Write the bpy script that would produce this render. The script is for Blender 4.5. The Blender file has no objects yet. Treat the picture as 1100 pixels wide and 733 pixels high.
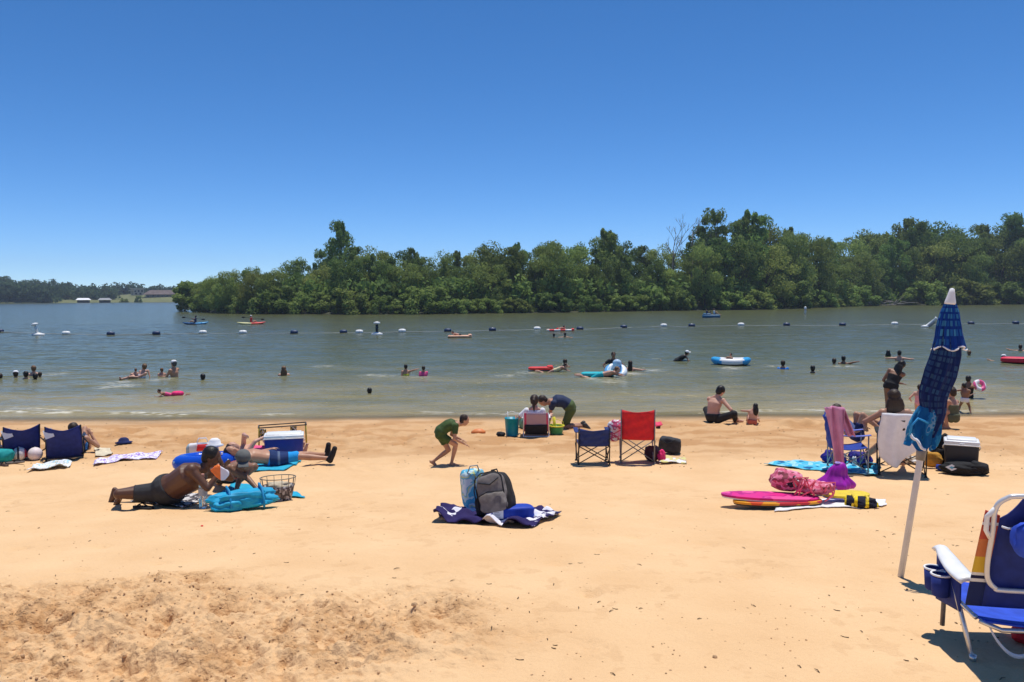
import bpy, bmesh, math, random
import numpy as np
from mathutils import Vector, Matrix
rad = math.radians
V = Vector
random.seed(7)
scene = bpy.context.scene
COL = scene.collection

# ------------------------------------------------------------------ camera
CAM_H = 3.0
PW, PH, FPX = 1100.0, 733.0, 860.0
cam_data = bpy.data.cameras.new('camera')
cam_data.lens = FPX / PW * 36.0
cam_data.sensor_width = 36.0
cam_data.clip_start = 0.05
cam_data.clip_end = 6000.0
cam = bpy.data.objects.new('camera', cam_data)
CAMM = Matrix.Translation((0, 0, CAM_H)) @ Matrix.Rotation(rad(90 - 3.294), 4, 'X') @ Matrix.Rotation(rad(-0.31), 4, 'Z')
cam.matrix_world = CAMM
COL.objects.link(cam)
scene.camera = cam

# ------------------------------------------------------------------ world, sun, exposure
SUN_EL, SUN_AZ = 78.0, 28.0      # azimuth measured from +Y (away from the camera) towards +X
world = bpy.data.worlds.new('World')
scene.world = world
world.use_nodes = True
wn = world.node_tree
for n in list(wn.nodes):
    wn.nodes.remove(n)
sky = wn.nodes.new('ShaderNodeTexSky')
sky.sky_type = 'NISHITA'
sky.sun_disc = False
sky.sun_elevation = rad(SUN_EL)
sky.sun_rotation = rad(SUN_AZ)
sky.altitude = 2500
sky.air_density = 0.72
sky.dust_density = 0.0
sky.ozone_density = 6.0
hs = wn.nodes.new('ShaderNodeHueSaturation')
hs.inputs['Saturation'].default_value = 1.2
bg = wn.nodes.new('ShaderNodeBackground')
bg.inputs['Strength'].default_value = 0.155
wo = wn.nodes.new('ShaderNodeOutputWorld')
wn.links.new(sky.outputs[0], hs.inputs['Color'])
wn.links.new(hs.outputs[0], bg.inputs[0])
wn.links.new(bg.outputs[0], wo.inputs[0])

sd = bpy.data.lights.new('sun', 'SUN')
sd.energy = 4.4
sd.angle = rad(0.53)
sd.color = (1.0, 0.955, 0.88)
sun = bpy.data.objects.new('sun', sd)
_a, _e = rad(SUN_AZ), rad(SUN_EL)
sdir = V((math.sin(_a) * math.cos(_e), math.cos(_a) * math.cos(_e), math.sin(_e)))
sun.rotation_euler = sdir.to_track_quat('Z', 'Y').to_euler()
COL.objects.link(sun)

scene.view_settings.view_transform = 'Standard'
scene.view_settings.look = 'None'
scene.view_settings.gamma = 1.0
scene.view_settings.exposure = 0.0
scene.view_settings.use_curve_mapping = False
scene.cycles.max_bounces = 6
scene.cycles.diffuse_bounces = 3
scene.cycles.glossy_bounces = 3
scene.cycles.transparent_max_bounces = 8
scene.cycles.use_denoising = True

# ------------------------------------------------------------------ materials
MATS = {}
def _nt(name):
    m = bpy.data.materials.new(name)
    m.use_nodes = True
    nt = m.node_tree
    b = nt.nodes['Principled BSDF']
    return m, nt, b
def N(nt, t, **kw):
    n = nt.nodes.new(t)
    for k, v in kw.items():
        setattr(n, k, v)
    return n
def ramp(nt, src, stops, interp='LINEAR'):
    r = N(nt, 'ShaderNodeValToRGB')
    r.color_ramp.interpolation = interp
    e = r.color_ramp.elements
    while len(e) < len(stops):
        e.new(0.5)
    for i, (p, c) in enumerate(stops):
        e[i].position = p
        e[i].color = (c[0], c[1], c[2], 1)
    nt.links.new(src, r.inputs[0])
    return r.outputs[0]

def mat(name, c, rough=0.7, var=0.12, metal=0.0, scale=14.0, spec=0.3, bump=0.15, trans=0.0):
    """plain material with slight tone variation and a little surface grain"""
    if name in MATS:
        return MATS[name]
    m, nt, b = _nt(name)
    tc = N(nt, 'ShaderNodeTexCoord')
    ns = N(nt, 'ShaderNodeTexNoise')
    ns.inputs['Scale'].default_value = scale
    ns.inputs['Detail'].default_value = 5
    nt.links.new(tc.outputs['Object'], ns.inputs['Vector'])
    lo = [max(0, x * (1 - var)) for x in c]
    hi = [min(1, x * (1 + var)) for x in c]
    o = ramp(nt, ns.outputs['Fac'], [(0.3, lo), (0.7, hi)])
    nt.links.new(o, b.inputs['Base Color'])
    b.inputs['Roughness'].default_value = rough
    b.inputs['Metallic'].default_value = metal
    b.inputs['Specular IOR Level'].default_value = spec
    if trans:
        b.inputs['Transmission Weight'].default_value = trans
    if bump:
        bp = N(nt, 'ShaderNodeBump')
        bp.inputs['Strength'].default_value = bump
        bp.inputs['Distance'].default_value = 0.01
        nt.links.new(ns.outputs['Fac'], bp.inputs['Height'])
        nt.links.new(bp.outputs[0], b.inputs['Normal'])
    MATS[name] = m
    return m

def pattern(name, kind, cols, scale=8.0, coord='Object', rough=0.85, stretch=(1, 1, 1), rot=(0, 0, 0), pos=None):
    if name in MATS:
        return MATS[name]
    m, nt, b = _nt(name)
    tc = N(nt, 'ShaderNodeTexCoord')
    mp = N(nt, 'ShaderNodeMapping')
    mp.inputs['Scale'].default_value = [scale * s for s in stretch]
    mp.inputs['Rotation'].default_value = rot
    nt.links.new(tc.outputs[coord], mp.inputs['Vector'])
    n = len(cols)
    if kind == 'blobs':
        t = N(nt, 'ShaderNodeTexNoise'); t.inputs['Scale'].default_value = 1; t.inputs['Detail'].default_value = 2
        src = t.outputs['Fac']
        st = pos or [0.0] + [0.42 + 0.16 * (i - 1) / max(1, n - 2) if n > 2 else 0.5 for i in range(1, n)]
    elif kind == 'cells':
        t = N(nt, 'ShaderNodeTexVoronoi'); t.inputs['Scale'].default_value = 1
        sp = N(nt, 'ShaderNodeSeparateColor')
        nt.links.new(t.outputs['Color'], sp.inputs[0])
        src = sp.outputs[0]
        st = pos or [i / n for i in range(n)]
    elif kind == 'dots':
        t = N(nt, 'ShaderNodeTexVoronoi'); t.inputs['Scale'].default_value = 1; t.inputs['Randomness'].default_value = 0.15
        src = t.outputs['Distance']
        st = pos or [0.0, 0.33]
    elif kind == 'stripes':
        t = N(nt, 'ShaderNodeSeparateXYZ')
        fr = N(nt, 'ShaderNodeMath', operation='FRACT')
        nt.links.new(t.outputs[0], fr.inputs[0])
        src = fr.outputs[0]
        st = pos or [i / n for i in range(n)]
    nt.links.new(mp.outputs[0], t.inputs[0])
    o = ramp(nt, src, list(zip(st, cols)), 'CONSTANT')
    nt.links.new(o, b.inputs['Base Color'])
    b.inputs['Roughness'].default_value = rough
    b.inputs['Specular IOR Level'].default_value = 0.15
    ns = N(nt, 'ShaderNodeTexNoise'); ns.inputs['Scale'].default_value = 30
    bp = N(nt, 'ShaderNodeBump'); bp.inputs['Strength'].default_value = 0.3; bp.inputs['Distance'].default_value = 0.01
    nt.links.new(tc.outputs['Object'], ns.inputs['Vector'])
    nt.links.new(ns.outputs['Fac'], bp.inputs['Height'])
    nt.links.new(bp.outputs[0], b.inputs['Normal'])
    MATS[name] = m
    return m

# skin, hair and common stuff
def skinm(name, c):
    m = mat(name, c, 0.5, 0.10, scale=9, spec=0.4, bump=0.05)
    b = m.node_tree.nodes['Principled BSDF']
    b.inputs['Subsurface Weight'].default_value = 0.05
    b.inputs['Subsurface Radius'].default_value = (0.01, 0.004, 0.002)
    return m
SK_DARK = skinm('skin_dark', (0.115, 0.052, 0.030))
SK_BROWN = skinm('skin_brown', (0.25, 0.125, 0.072))
SK_TAN = skinm('skin_tan', (0.47, 0.245, 0.150))
SK_FAIR = skinm('skin_fair', (0.58, 0.32, 0.225))
H_BLACK = mat('hair_black', (0.012, 0.010, 0.009), 0.45, 0.4, scale=60, bump=0.6)
H_BROWN = mat('hair_brown', (0.036, 0.020, 0.011), 0.5, 0.4, scale=60, bump=0.6)
H_LIGHT = mat('hair_light_brown', (0.16, 0.085, 0.04), 0.5, 0.4, scale=60, bump=0.6)
H_GREY = mat('hair_grey', (0.075, 0.075, 0.075), 0.55, 0.4, scale=60, bump=0.6)
EYE = mat('eye_dark', (0.01, 0.008, 0.007), 0.2, 0)
LIP = mat('lip', (0.20, 0.07, 0.055), 0.5, 0)
WHITE_PL = mat('white_plastic', (0.80, 0.80, 0.79), 0.35, 0.05, spec=0.5, bump=0.03)
WHITE_CL = mat('white_cloth', (0.78, 0.78, 0.80), 0.9, 0.06, bump=0.3)
BLACK_CL = mat('black_cloth', (0.018, 0.018, 0.020), 0.8, 0.3, bump=0.3)
BLACK_PL = mat('black_plastic', (0.02, 0.02, 0.022), 0.4, 0.2)
NAVY_CL = mat('navy_cloth', (0.012, 0.022, 0.105), 0.8, 0.2, bump=0.3)
BLUE_CL = mat('blue_cloth', (0.015, 0.045, 0.30), 0.75, 0.2, bump=0.3)
ALU = mat('aluminium', (0.62, 0.62, 0.62), 0.35, 0.08, metal=0.85)
STEEL_D = mat('dark_steel', (0.06, 0.055, 0.05), 0.5, 0.2, metal=0.3)
GREY_FR = mat('grey_frame', (0.22, 0.21, 0.20), 0.5, 0.2, metal=0.2)
TURQ = mat('turquoise_cloth', (0.02, 0.36, 0.55), 0.85, 0.15, bump=0.3)
PINK = mat('pink_cloth', (0.80, 0.10, 0.26), 0.8, 0.12, bump=0.3)
RED_CL = mat('red_cloth', (0.62, 0.018, 0.025), 0.75, 0.15, bump=0.3)

# ------------------------------------------------------------------ noise and terrain height
_rng = np.random.RandomState(3)
_TAB = _rng.rand(256, 256)
_TX = _rng.rand(256, 256)
def vn(x, y, s=0):
    x = np.asarray(x, float) + s * 17.31; y = np.asarray(y, float) + s * 9.77
    xi = np.floor(x).astype(int); yi = np.floor(y).astype(int)
    fx = x - xi; fy = y - yi
    fx = fx * fx * (3 - 2 * fx); fy = fy * fy * (3 - 2 * fy)
    a = _TAB[xi & 255, yi & 255]; b = _TAB[(xi + 1) & 255, yi & 255]
    c = _TAB[xi & 255, (yi + 1) & 255]; d = _TAB[(xi + 1) & 255, (yi + 1) & 255]
    return (a * (1 - fx) + b * fx) * (1 - fy) + (c * (1 - fx) + d * fx) * fy
def fbm(x, y, o=4, s=0):
    r = 0; a = 0.5; t = 0
    for i in range(o):
        r = r + a * vn(x, y, s + i); t += a; a *= 0.5
        x = np.asarray(x) * 2.03; y = np.asarray(y) * 2.03
    return r / t
def worley(x, y, s=0):
    x = np.asarray(x, float) + s * 5.3; y = np.asarray(y, float)
    xi = np.floor(x).astype(int); yi = np.floor(y).astype(int)
    best = np.full(x.shape, 9.0)
    for i in (-1, 0, 1):
        for j in (-1, 0, 1):
            a = xi + i; b = yi + j
            px = a + _TAB[a & 255, b & 255]; py = b + _TX[a & 255, b & 255]
            best = np.minimum(best, (px - x) ** 2 + (py - y) ** 2)
    return np.sqrt(best)
_py = np.array([-60, -5, 0, 3, 4.2, 5.6, 8, 10.9, 14.6, 17, 19.1, 21, 24, 30, 45, 80, 140, 400, 2000.])
_pz = np.array([1.6, 1.3, 1.2, 1.15, 1.1, 1.0, .68, .34, .14, .075, 0, -.12, -.35, -.8, -1.5, -2.2, -3, -4, -5.])
_ty = np.arange(-60, 200, 0.1)
_tz = np.interp(_ty, _py, _pz)
_k = np.hanning(17); _k /= _k.sum()
_tz = np.convolve(np.pad(_tz, 8, mode='edge'), _k, 'valid')
def gz(y):
    return np.where(np.asarray(y) > 195, np.interp(y, _py, _pz), np.interp(y, _ty, _tz))
def sstep(a, b, x):
    t = np.clip((x - a) / (b - a), 0, 1)
    return t * t * (3 - 2 * t)
def dug_mask(x, y):
    """the churned-up patch close to the camera on the left, and a low heap at its right end"""
    wob = (fbm(x * 1.3, y * 1.3, 3, 4) - .5) * 1.3
    d = np.sqrt(((x + 2.15) / 2.4) ** 2 + ((y - 4.30) / 1.6) ** 2) + wob * .55
    return 1 - sstep(.62, 1.08, d)
def micro(x, y):
    x = np.asarray(x, float); y = np.asarray(y, float)
    m = dug_mask(x, y)
    z = (fbm(x * .7, y * .7, 3, 1) - .5) * .05 * sstep(2, 6, y)
    w1 = worley(x * 2.6, y * 2.6, 1)
    rough = (fbm(x * 3.2, y * 3.2, 5, 2) - .5) * .24 + (fbm(x * 16, y * 16, 3, 6) - .5) * .07 - np.clip(.36 - w1, 0, 1) * .24 - np.clip(.30 - worley(x * 9, y * 9, 7), 0, 1) * .055
    ridg = np.abs(fbm(x * 9, y * 9, 3, 21) - .5) * .06
    z = z + m * (rough + ridg + .03)
    # trampled band by the water
    tb = sstep(11.5, 14.5, y) * (1 - sstep(17.6, 18.9, y))
    tb = tb * (.35 + .95 * sstep(.35, .65, fbm(x * .25, y * .5, 2, 9)))
    w2 = worley(x * 2.0, y * 2.3, 3)
    z = z + tb * ((fbm(x * 3.5, y * 3.5, 4, 12) - .5) * .10 - np.clip(.36 - w2, 0, 1) * .22 + .01)
    # sparse footprints over the smooth middle
    w3 = worley(x * 1.15, y * 1.15, 5)
    mid = sstep(3, 5, y) * (1 - sstep(16.5, 18, y)) * (1 - m)
    sel = sstep(.42, .60, vn(x * .55, y * .55, 15))
    z = z - mid * np.clip(.15 - w3, 0, 1) * .26 * sel
    z = z + mid * ((fbm(x * 5, y * 5, 3, 22) - .5) * .022 + (fbm(x * 15, y * 15, 2, 29) - .5) * .008)
    # the hole the two children dig at the water's edge
    for hx, hy, hr, hh in HOLES:
        dd = np.sqrt((x - hx) ** 2 + ((y - hy) * 1.2) ** 2)
        z = z + hh * np.exp(-(dd / hr) ** 2) * (1 + (fbm(x * 6, y * 6, 3, 31) - .5) * 1.2)
    return z
HOLES = []
def height(x, y):
    z = gz(y) + micro(x, y)
    return z
def hgt(x, y):
    return float(height(np.array([x]), np.array([y]))[0])

def ray(px, py):
    d = CAMM.to_3x3() @ V(((px - PW / 2) / FPX, -(py - PH / 2) / FPX, -1))
    return d
def G(px, py):
    """where the sight line through photo pixel (px,py) meets the sand"""
    d = ray(px, py)
    t = 2.0
    last = t
    while t < 400:
        p = V((0, 0, CAM_H)) + d * t
        if p.z < float(gz(p.y)):
            a, b = last, t
            for _ in range(30):
                mdl = (a + b) / 2
                p = V((0, 0, CAM_H)) + d * mdl
                if p.z < float(gz(p.y)): b = mdl
                else: a = mdl
            p = V((0, 0, CAM_H)) + d * b
            return V((p.x, p.y, hgt(p.x, p.y)))
        last = t
        t += 0.1
    return V((p.x, p.y, 0))
def Wp(px, py, z=0.0):
    d = ray(px, py)
    t = (z - CAM_H) / d.z
    return V((0, 0, CAM_H)) + d * t
def HOR(px):
    return 320.0 - 5.96 * px / 1100.0
def facing(p):
    return -math.atan2(p.x, p.y)
def ppm(p):
    return FPX / (p.y * math.cos(rad(3.294)) + 0.15)

c = G(845, 455)
HOLES += [(c.x, c.y, .22, .10), (c.x + .55, c.y + .1, .2, .09), (c.x + .95, c.y - .15, .25, .08), (c.x + .3, c.y - .3, .2, -.08), (c.x - .3, c.y - .25, .18, -.06)]
c = G(505, 648)
HOLES += [(c.x, c.y, .10, .04)]
c = G(1020, 600)
HOLES += [(c.x, c.y, .12, .03), (c.x + .15, c.y + .05, .10, -.04)]

# ------------------------------------------------------------------ mesh helper
class MB:
    def __init__(s):
        s.bm = bmesh.new(); s.mi = 0; s.sm = True
    def _fin(s, vs, fs, M=None):
        bv = [s.bm.verts.new(M @ V(v) if M else v) for v in vs]
        out = []
        for f in fs:
            try:
                ff = s.bm.faces.new([bv[i] for i in f]); ff.material_index = s.mi; ff.smooth = s.sm
                out.append(ff)
            except ValueError:
                pass
        return bv, out
    def box(s, c, size, R=None, bev=0.0, seg=2):
        x, y, z = [k / 2 for k in size]
        vs = [(-x, -y, -z), (x, -y, -z), (x, y, -z), (-x, y, -z), (-x, -y, z), (x, -y, z), (x, y, z), (-x, y, z)]
        fs = [(0, 3, 2, 1), (4, 5, 6, 7), (0, 1, 5, 4), (1, 2, 6, 5), (2, 3, 7, 6), (3, 0, 4, 7)]
        M = Matrix.Translation(V(c)) @ (R.to_4x4() if R else Matrix.Identity(4))
        o = s.sm; s.sm = bev > 0
        bv, ff = s._fin(vs, fs, M)
        s.sm = o
        if bev > 0:
            es = list({e for v in bv for e in v.link_edges})
            r = bmesh.ops.bevel(s.bm, geom=es, offset=bev, segments=seg, affect='EDGES', profile=.5)
            for f in r['faces']:
                f.material_index = s.mi; f.smooth = True
        return s
    def tube(s, pts, r, seg=8, caps=True, flat=False):
        pts = [V(p) for p in pts]
        n = len(pts)
        rs = r if isinstance(r, (list, tuple)) else [r] * n
        vs = []; fs = []
        up = None
        for i, p in enumerate(pts):
            t = (pts[min(i + 1, n - 1)] - pts[max(i - 1, 0)])
            if t.length < 1e-9: t = V((0, 0, 1))
            t.normalize()
            if up is None:
                up = V((0, 0, 1)) if abs(t.z) < .9 else V((1, 0, 0))
            a = t.cross(up)
            if a.length < 1e-6: a = t.orthogonal()
            a.normalize(); b = a.cross(t); up = b.copy()
            for k in range(seg):
                th = 2 * math.pi * k / seg
                vs.append(p + (a * math.cos(th) + b * math.sin(th)) * rs[i])
        for i in range(n - 1):
            for k in range(seg):
                k2 = (k + 1) % seg
                fs.append((i * seg + k, i * seg + k2, (i + 1) * seg + k2, (i + 1) * seg + k))
        if caps:
            fs.append(tuple(range(seg - 1, -1, -1)))
            fs.append(tuple((n - 1) * seg + k for k in range(seg)))
        s._fin(vs, fs)
        return s
    def ell(s, c, r, R=None, seg=14, rings=10):
        if not isinstance(r, (list, tuple, Vector)): r = (r, r, r)
        vs = [(0, 0, -r[2])]; fs = []
        for i in range(1, rings):
            ph = -math.pi / 2 + math.pi * i / rings
            for k in range(seg):
                th = 2 * math.pi * k / seg
                vs.append((r[0] * math.cos(ph) * math.cos(th), r[1] * math.cos(ph) * math.sin(th), r[2] * math.sin(ph)))
        vs.append((0, 0, r[2]))
        for k in range(seg):
            k2 = (k + 1) % seg
            fs.append((0, 1 + k2, 1 + k))
            for i in range(rings - 2):
                a = 1 + i * seg
                fs.append((a + k, a + k2, a + seg + k2, a + seg + k))
            a = 1 + (rings - 2) * seg
            fs.append((a + k, a + k2, len(vs) - 1))
        M = Matrix.Translation(V(c)) @ (R.to_4x4() if R else Matrix.Identity(4))
        s._fin(vs, fs, M)
        return s
    def cap(s, a, b, ra, rb, seg=10):
        """tapered limb with round ends"""
        s.tube([a, b], [ra, rb], seg)
        s.ell(a, ra, seg=seg, rings=8); s.ell(b, rb, seg=seg, rings=8)
        return s
    def lathe(s, c, prof, seg=20, R=None, sx=1.0, sy=1.0, caps=True):
        vs = []; fs = []
        for (r, z) in prof:
            for k in range(seg):
                th = 2 * math.pi * k / seg
                vs.append((r * sx * math.cos(th), r * sy * math.sin(th), z))
        n = len(prof)
        for i in range(n - 1):
            for k in range(seg):
                k2 = (k + 1) % seg
                fs.append((i * seg + k, i * seg + k2, (i + 1) * seg + k2, (i + 1) * seg + k))
        if caps:
            fs.append(tuple(range(seg - 1, -1, -1)))
            fs.append(tuple((n - 1) * seg + k for k in range(seg)))
        M = Matrix.Translation(V(c)) @ (R.to_4x4() if R else Matrix.Identity(4))
        s._fin(vs, fs, M)
        return s
    def torus(s, c, R1, r, R=None, seg=32, sg=12, sx=1.0, sy=1.0, pinch=0.0):
        vs = []; fs = []
        for i in range(seg):
            th = 2 * math.pi * i / seg
            for k in range(sg):
                ph = 2 * math.pi * k / sg
                q = R1 + r * math.cos(ph)
                vs.append((q * math.cos(th) * sx, q * math.sin(th) * sy, r * math.sin(ph) * (1 - pinch * (i % 2))))
        for i in range(seg):
            for k in range(sg):
                i2 = (i + 1) % seg; k2 = (k + 1) % sg
                fs.append((i * sg + k, i2 * sg + k, i2 * sg + k2, i * sg + k2))
        M = Matrix.Translation(V(c)) @ (R.to_4x4() if R else Matrix.Identity(4))
        s._fin(vs, fs, M)
        return s
    def sheet(s, fn, nu, nv, th=0.006, M=None):
        """closed cloth of thickness th: fn(u,v) -> point"""
        P = [[V(fn(i / nu, j / nv)) for j in range(nv + 1)] for i in range(nu + 1)]
        def nrm(i, j):
            a = P[min(i + 1, nu)][j] - P[max(i - 1, 0)][j]
            b = P[i][min(j + 1, nv)] - P[i][max(j - 1, 0)]
            q = a.cross(b)
            return q.normalized() if q.length > 1e-9 else V((0, 0, 1))
        vs = []
        for sg in (.5, -.5):
            for i in range(nu + 1):
                for j in range(nv + 1):
                    vs.append(P[i][j] + nrm(i, j) * th * sg)
        w = nv + 1; off = (nu + 1) * w
        fs = []
        for i in range(nu):
            for j in range(nv):
                fs.append((i * w + j, (i + 1) * w + j, (i + 1) * w + j + 1, i * w + j + 1))
                fs.append((off + i * w + j, off + i * w + j + 1, off + (i + 1) * w + j + 1, off + (i + 1) * w + j))
        for i in range(nu):
            fs.append((i * w, off + i * w, off + (i + 1) * w, (i + 1) * w))
            fs.append((i * w + nv, (i + 1) * w + nv, off + (i + 1) * w + nv, off + i * w + nv))
        for j in range(nv):
            fs.append((j, j + 1, off + j + 1, off + j))
            fs.append((nu * w + j, off + nu * w + j, off + nu * w + j + 1, nu * w + j + 1))
        s._fin(vs, fs, M)
        return s
    def prism(s, outline, th, M=None):
        """outline in XZ plane extruded along Y by th"""
        n = len(outline)
        vs = [(x, -th / 2, z) for x, z in outline] + [(x, th / 2, z) for x, z in outline]
        fs = [tuple(range(n)), tuple(range(2 * n - 1, n - 1, -1))] + [(i, n + i, n + (i + 1) % n, (i + 1) % n) for i in range(n)]
        s._fin(vs, fs, M)
        return s
    def soft(s, c, size, R=None, lump=0.03, pw=3.2, n=10, seed=0, sag=0.0):
        """soft bag-like rounded box, lumpy"""
        t = bmesh.new()
        bmesh.ops.create_cube(t, size=2)
        bmesh.ops.subdivide_edges(t, edges=t.edges[:], cuts=n, use_grid_fill=True)
        M = Matrix.Translation(V(c)) @ (R.to_4x4() if R else Matrix.Identity(4))
        vs = []; ids = {}
        for i, v in enumerate(t.verts):
            p = v.co
            l = (abs(p.x) ** pw + abs(p.y) ** pw + abs(p.z) ** pw) ** (1 / pw)
            q = p / l
            from mathutils import noise as mn
            k = 1 + lump * 4 * mn.noise(q * 1.7 + V((seed, seed * 2.3, 0))) + lump * 1.6 * mn.noise(q * 5 + V((seed, 1, seed)))
            q = V((q.x * size[0] / 2 * k, q.y * size[1] / 2 * k, q.z * size[2] / 2 * (k if q.z > 0 else 1)))
            if sag: q.z -= sag * (abs(q.x) / (size[0] / 2)) ** 2 * (q.z > 0)
            vs.append(q); ids[v] = i
        fs = [tuple(ids[v] for v in f.verts) for f in t.faces]
        t.free()
        s._fin(vs, fs, M)
        return s
    def build(s, name, mats, parent=None, loc=None, rz=0.0, normals=True):
        if normals:
            bmesh.ops.recalc_face_normals(s.bm, faces=s.bm.faces[:])
        me = bpy.data.meshes.new(name)
        s.bm.to_mesh(me); s.bm.free()
        for m in (mats if isinstance(mats, (list, tuple)) else [mats]):
            me.materials.append(m)
        o = bpy.data.objects.new(name, me)
        COL.objects.link(o)
        if parent: o.parent = parent
        if loc is not None:
            o.location = loc; o.rotation_euler = (0, 0, rz)
        return o

def tag(o, label=None, cat=None, group=None, kind=None):
    if label: o['label'] = label
    if cat: o['category'] = cat
    if group: o['group'] = group
    if kind: o['kind'] = kind
    return o
def thing(name, label, cat, loc, rz=0.0, group=None, s=None):
    o = bpy.data.objects.new(name, None)
    o.empty_display_size = 0.1
    COL.objects.link(o)
    o.location = loc; o.rotation_euler = (0, 0, rz)
    if s: o.scale = (s, s, s)
    return tag(o, label, cat, group)
def copy_tree(o, parent=None):
    c = o.copy(); COL.objects.link(c)
    if parent: c.parent = parent
    for ch in [x for x in COL.objects if x.parent == o]:
        copy_tree(ch, c)
    return c
def arr_mesh(name, verts, faces, mats, attr=None, smooth=False):
    """fast mesh from numpy arrays; faces is (n,k)"""
    me = bpy.data.meshes.new(name)
    nv = len(verts); nf, k = faces.shape
    me.vertices.add(nv); me.vertices.foreach_set('co', np.ascontiguousarray(verts, dtype=np.float32).ravel())
    me.loops.add(nf * k); me.loops.foreach_set('vertex_index', faces.astype(np.int32).ravel())
    me.polygons.add(nf)
    me.polygons.foreach_set('loop_start', (np.arange(nf) * k).astype(np.int32))
    me.polygons.foreach_set('loop_total', np.full(nf, k, np.int32))
    me.polygons.foreach_set('use_smooth', np.full(nf, smooth))
    me.update(calc_edges=True)
    for nm, a in (attr or {}).items():
        at = me.attributes.new(nm, 'FLOAT', 'POINT')
        at.data.foreach_set('value', np.ascontiguousarray(a, dtype=np.float32))
    for m in mats: me.materials.append(m)
    return me
# ================================================================== SETTING
# ---- sand (one sheet, runs on under the lake)
def sand_material():
    m, nt, b = _nt('sand')
    tc = N(nt, 'ShaderNodeTexCoord')
    def noise(sc, det=4, dist=0):
        n = N(nt, 'ShaderNodeTexNoise'); n.inputs['Scale'].default_value = sc; n.inputs['Detail'].default_value = det
        n.inputs['Distortion'].default_value = dist
        nt.links.new(tc.outputs['Object'], n.inputs['Vector']); return n.outputs['Fac']
    def mix(f, a, bb, mode='MIX'):
        x = N(nt, 'ShaderNodeMix', data_type='RGBA', blend_type=mode)
        if hasattr(f, 'links'): nt.links.new(f, x.inputs['Factor'])
        else: x.inputs['Factor'].default_value = f
        for k, v in ((6, a), (7, bb)):
            if hasattr(v, 'links'): nt.links.new(v, x.inputs[k])
            else: x.inputs[k].default_value = (*v, 1)
        return x.outputs[2]
    base = ramp(nt, noise(1.2, 5), [(.3, (.715, .455, .232)), (.7, (.785, .525, .285))])
    fine = ramp(nt, noise(260, 2), [(.3, (.80, .78, .75)), (.7, (1.12, 1.12, 1.12))])
    c = mix(.55, base, fine, 'MULTIPLY')
    at = N(nt, 'ShaderNodeAttribute'); at.attribute_name = 'damp'
    c = mix(at.outputs['Fac'], c, (.53, .290, .125))
    wt = N(nt, 'ShaderNodeAttribute'); wt.attribute_name = 'wet'
    c = mix(wt.outputs['Fac'], c, (.50, .35, .20))
    # crumbs of dark grit
    vo = N(nt, 'ShaderNodeTexVoronoi'); vo.inputs['Scale'].default_value = 9
    nt.links.new(tc.outputs['Object'], vo.inputs['Vector'])
    g = ramp(nt, vo.outputs['Distance'], [(.0, (1, 1, 1)), (.055, (1, 1, 1)), (.085, (0, 0, 0))])
    g2 = ramp(nt, noise(2.3, 2), [(.50, (0, 0, 0)), (.60, (1, 1, 1))])
    gm = mix(1.0, g, g2, 'MULTIPLY')
    c = mix(gm, c, (.30, .17, .09))
    nt.links.new(c, b.inputs['Base Color'])
    rr = N(nt, 'ShaderNodeMapRange'); rr.inputs['To Min'].default_value = .95; rr.inputs['To Max'].default_value = .55
    nt.links.new(wt.outputs['Fac'], rr.inputs['Value'])
    nt.links.new(rr.outputs[0], b.inputs['Roughness'])
    b.inputs['Specular IOR Level'].default_value = .25
    bp = N(nt, 'ShaderNodeBump'); bp.inputs['Strength'].default_value = .55; bp.inputs['Distance'].default_value = .035
    sr = N(nt, 'ShaderNodeMapRange'); sr.inputs['From Max'].default_value = .5; sr.inputs['To Min'].default_value = .32; sr.inputs['To Max'].default_value = .75
    nt.links.new(at.outputs['Fac'], sr.inputs['Value']); nt.links.new(sr.outputs[0], bp.inputs['Strength'])
    nt.links.new(noise(38, 6, .4), bp.inputs['Height'])
    nt.links.new(bp.outputs[0], b.inputs['Normal'])
    return m
def fan_grid(ys, t, wfn):
    W = wfn(ys)[:, None]
    X = t[None, :] * W
    Y = np.repeat(ys[:, None], len(t), 1)
    nr, nc = X.shape
    i = np.arange(nr * nc).reshape(nr, nc)
    F = np.stack([i[:-1, :-1].ravel(), i[:-1, 1:].ravel(), i[1:, 1:].ravel(), i[1:, :-1].ravel()], 1)
    return X.ravel(), Y.ravel(), F
def prows(a, b, n):
    """rows evenly spaced as seen in perspective"""
    return 1.0 / np.linspace(1 / a, 1 / b, n)
ys = np.concatenate([np.array([-60, -30, -15, -8, -4, -1, .5, 1.5, 2.3, 2.9]), prows(3.2, 22, 640), np.array([23, 25, 28, 33, 40, 60, 100, 200, 500, 2500.])])
t = np.linspace(-1, 1, 900)
ext = np.array([1.02, 1.06, 1.15, 1.4, 2, 3.5, 8, 30, 120])
t = np.concatenate([-ext[::-1], t, ext])
X, Y, F = fan_grid(ys, t, lambda y: np.maximum(y, 2.0) * .70 + .5)
Z = height(X, Y)
m_ = dug_mask(X, Y)
lump = sstep(.50, .66, fbm(X * 4.3, Y * 4.3, 4, 41))
damp = m_ * (.20 + .40 * lump * sstep(.38, .6, fbm(X * 1.1, Y * 1.5, 3, 44)) + .45 * sstep(.56, .66, fbm(X * 14, Y * 14, 3, 57)) * sstep(.42, .55, fbm(X * 1.8, Y * 1.8, 3, 58)))  # damp dug sand; finer dark flecks also paint in shadows of the relief
tb = sstep(12.5, 15.5, Y)
damp = np.maximum(damp, tb * (.46 + .54 * sstep(.42, .60, fbm(X * 1.6, Y * 3.0, 5, 47))))
spk = sstep(.62, .70, fbm(X * 8, Y * 8, 3, 51)) * sstep(.5, .62, fbm(X * .8, Y * .8, 2, 53)) * sstep(3, 4, Y)
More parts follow.
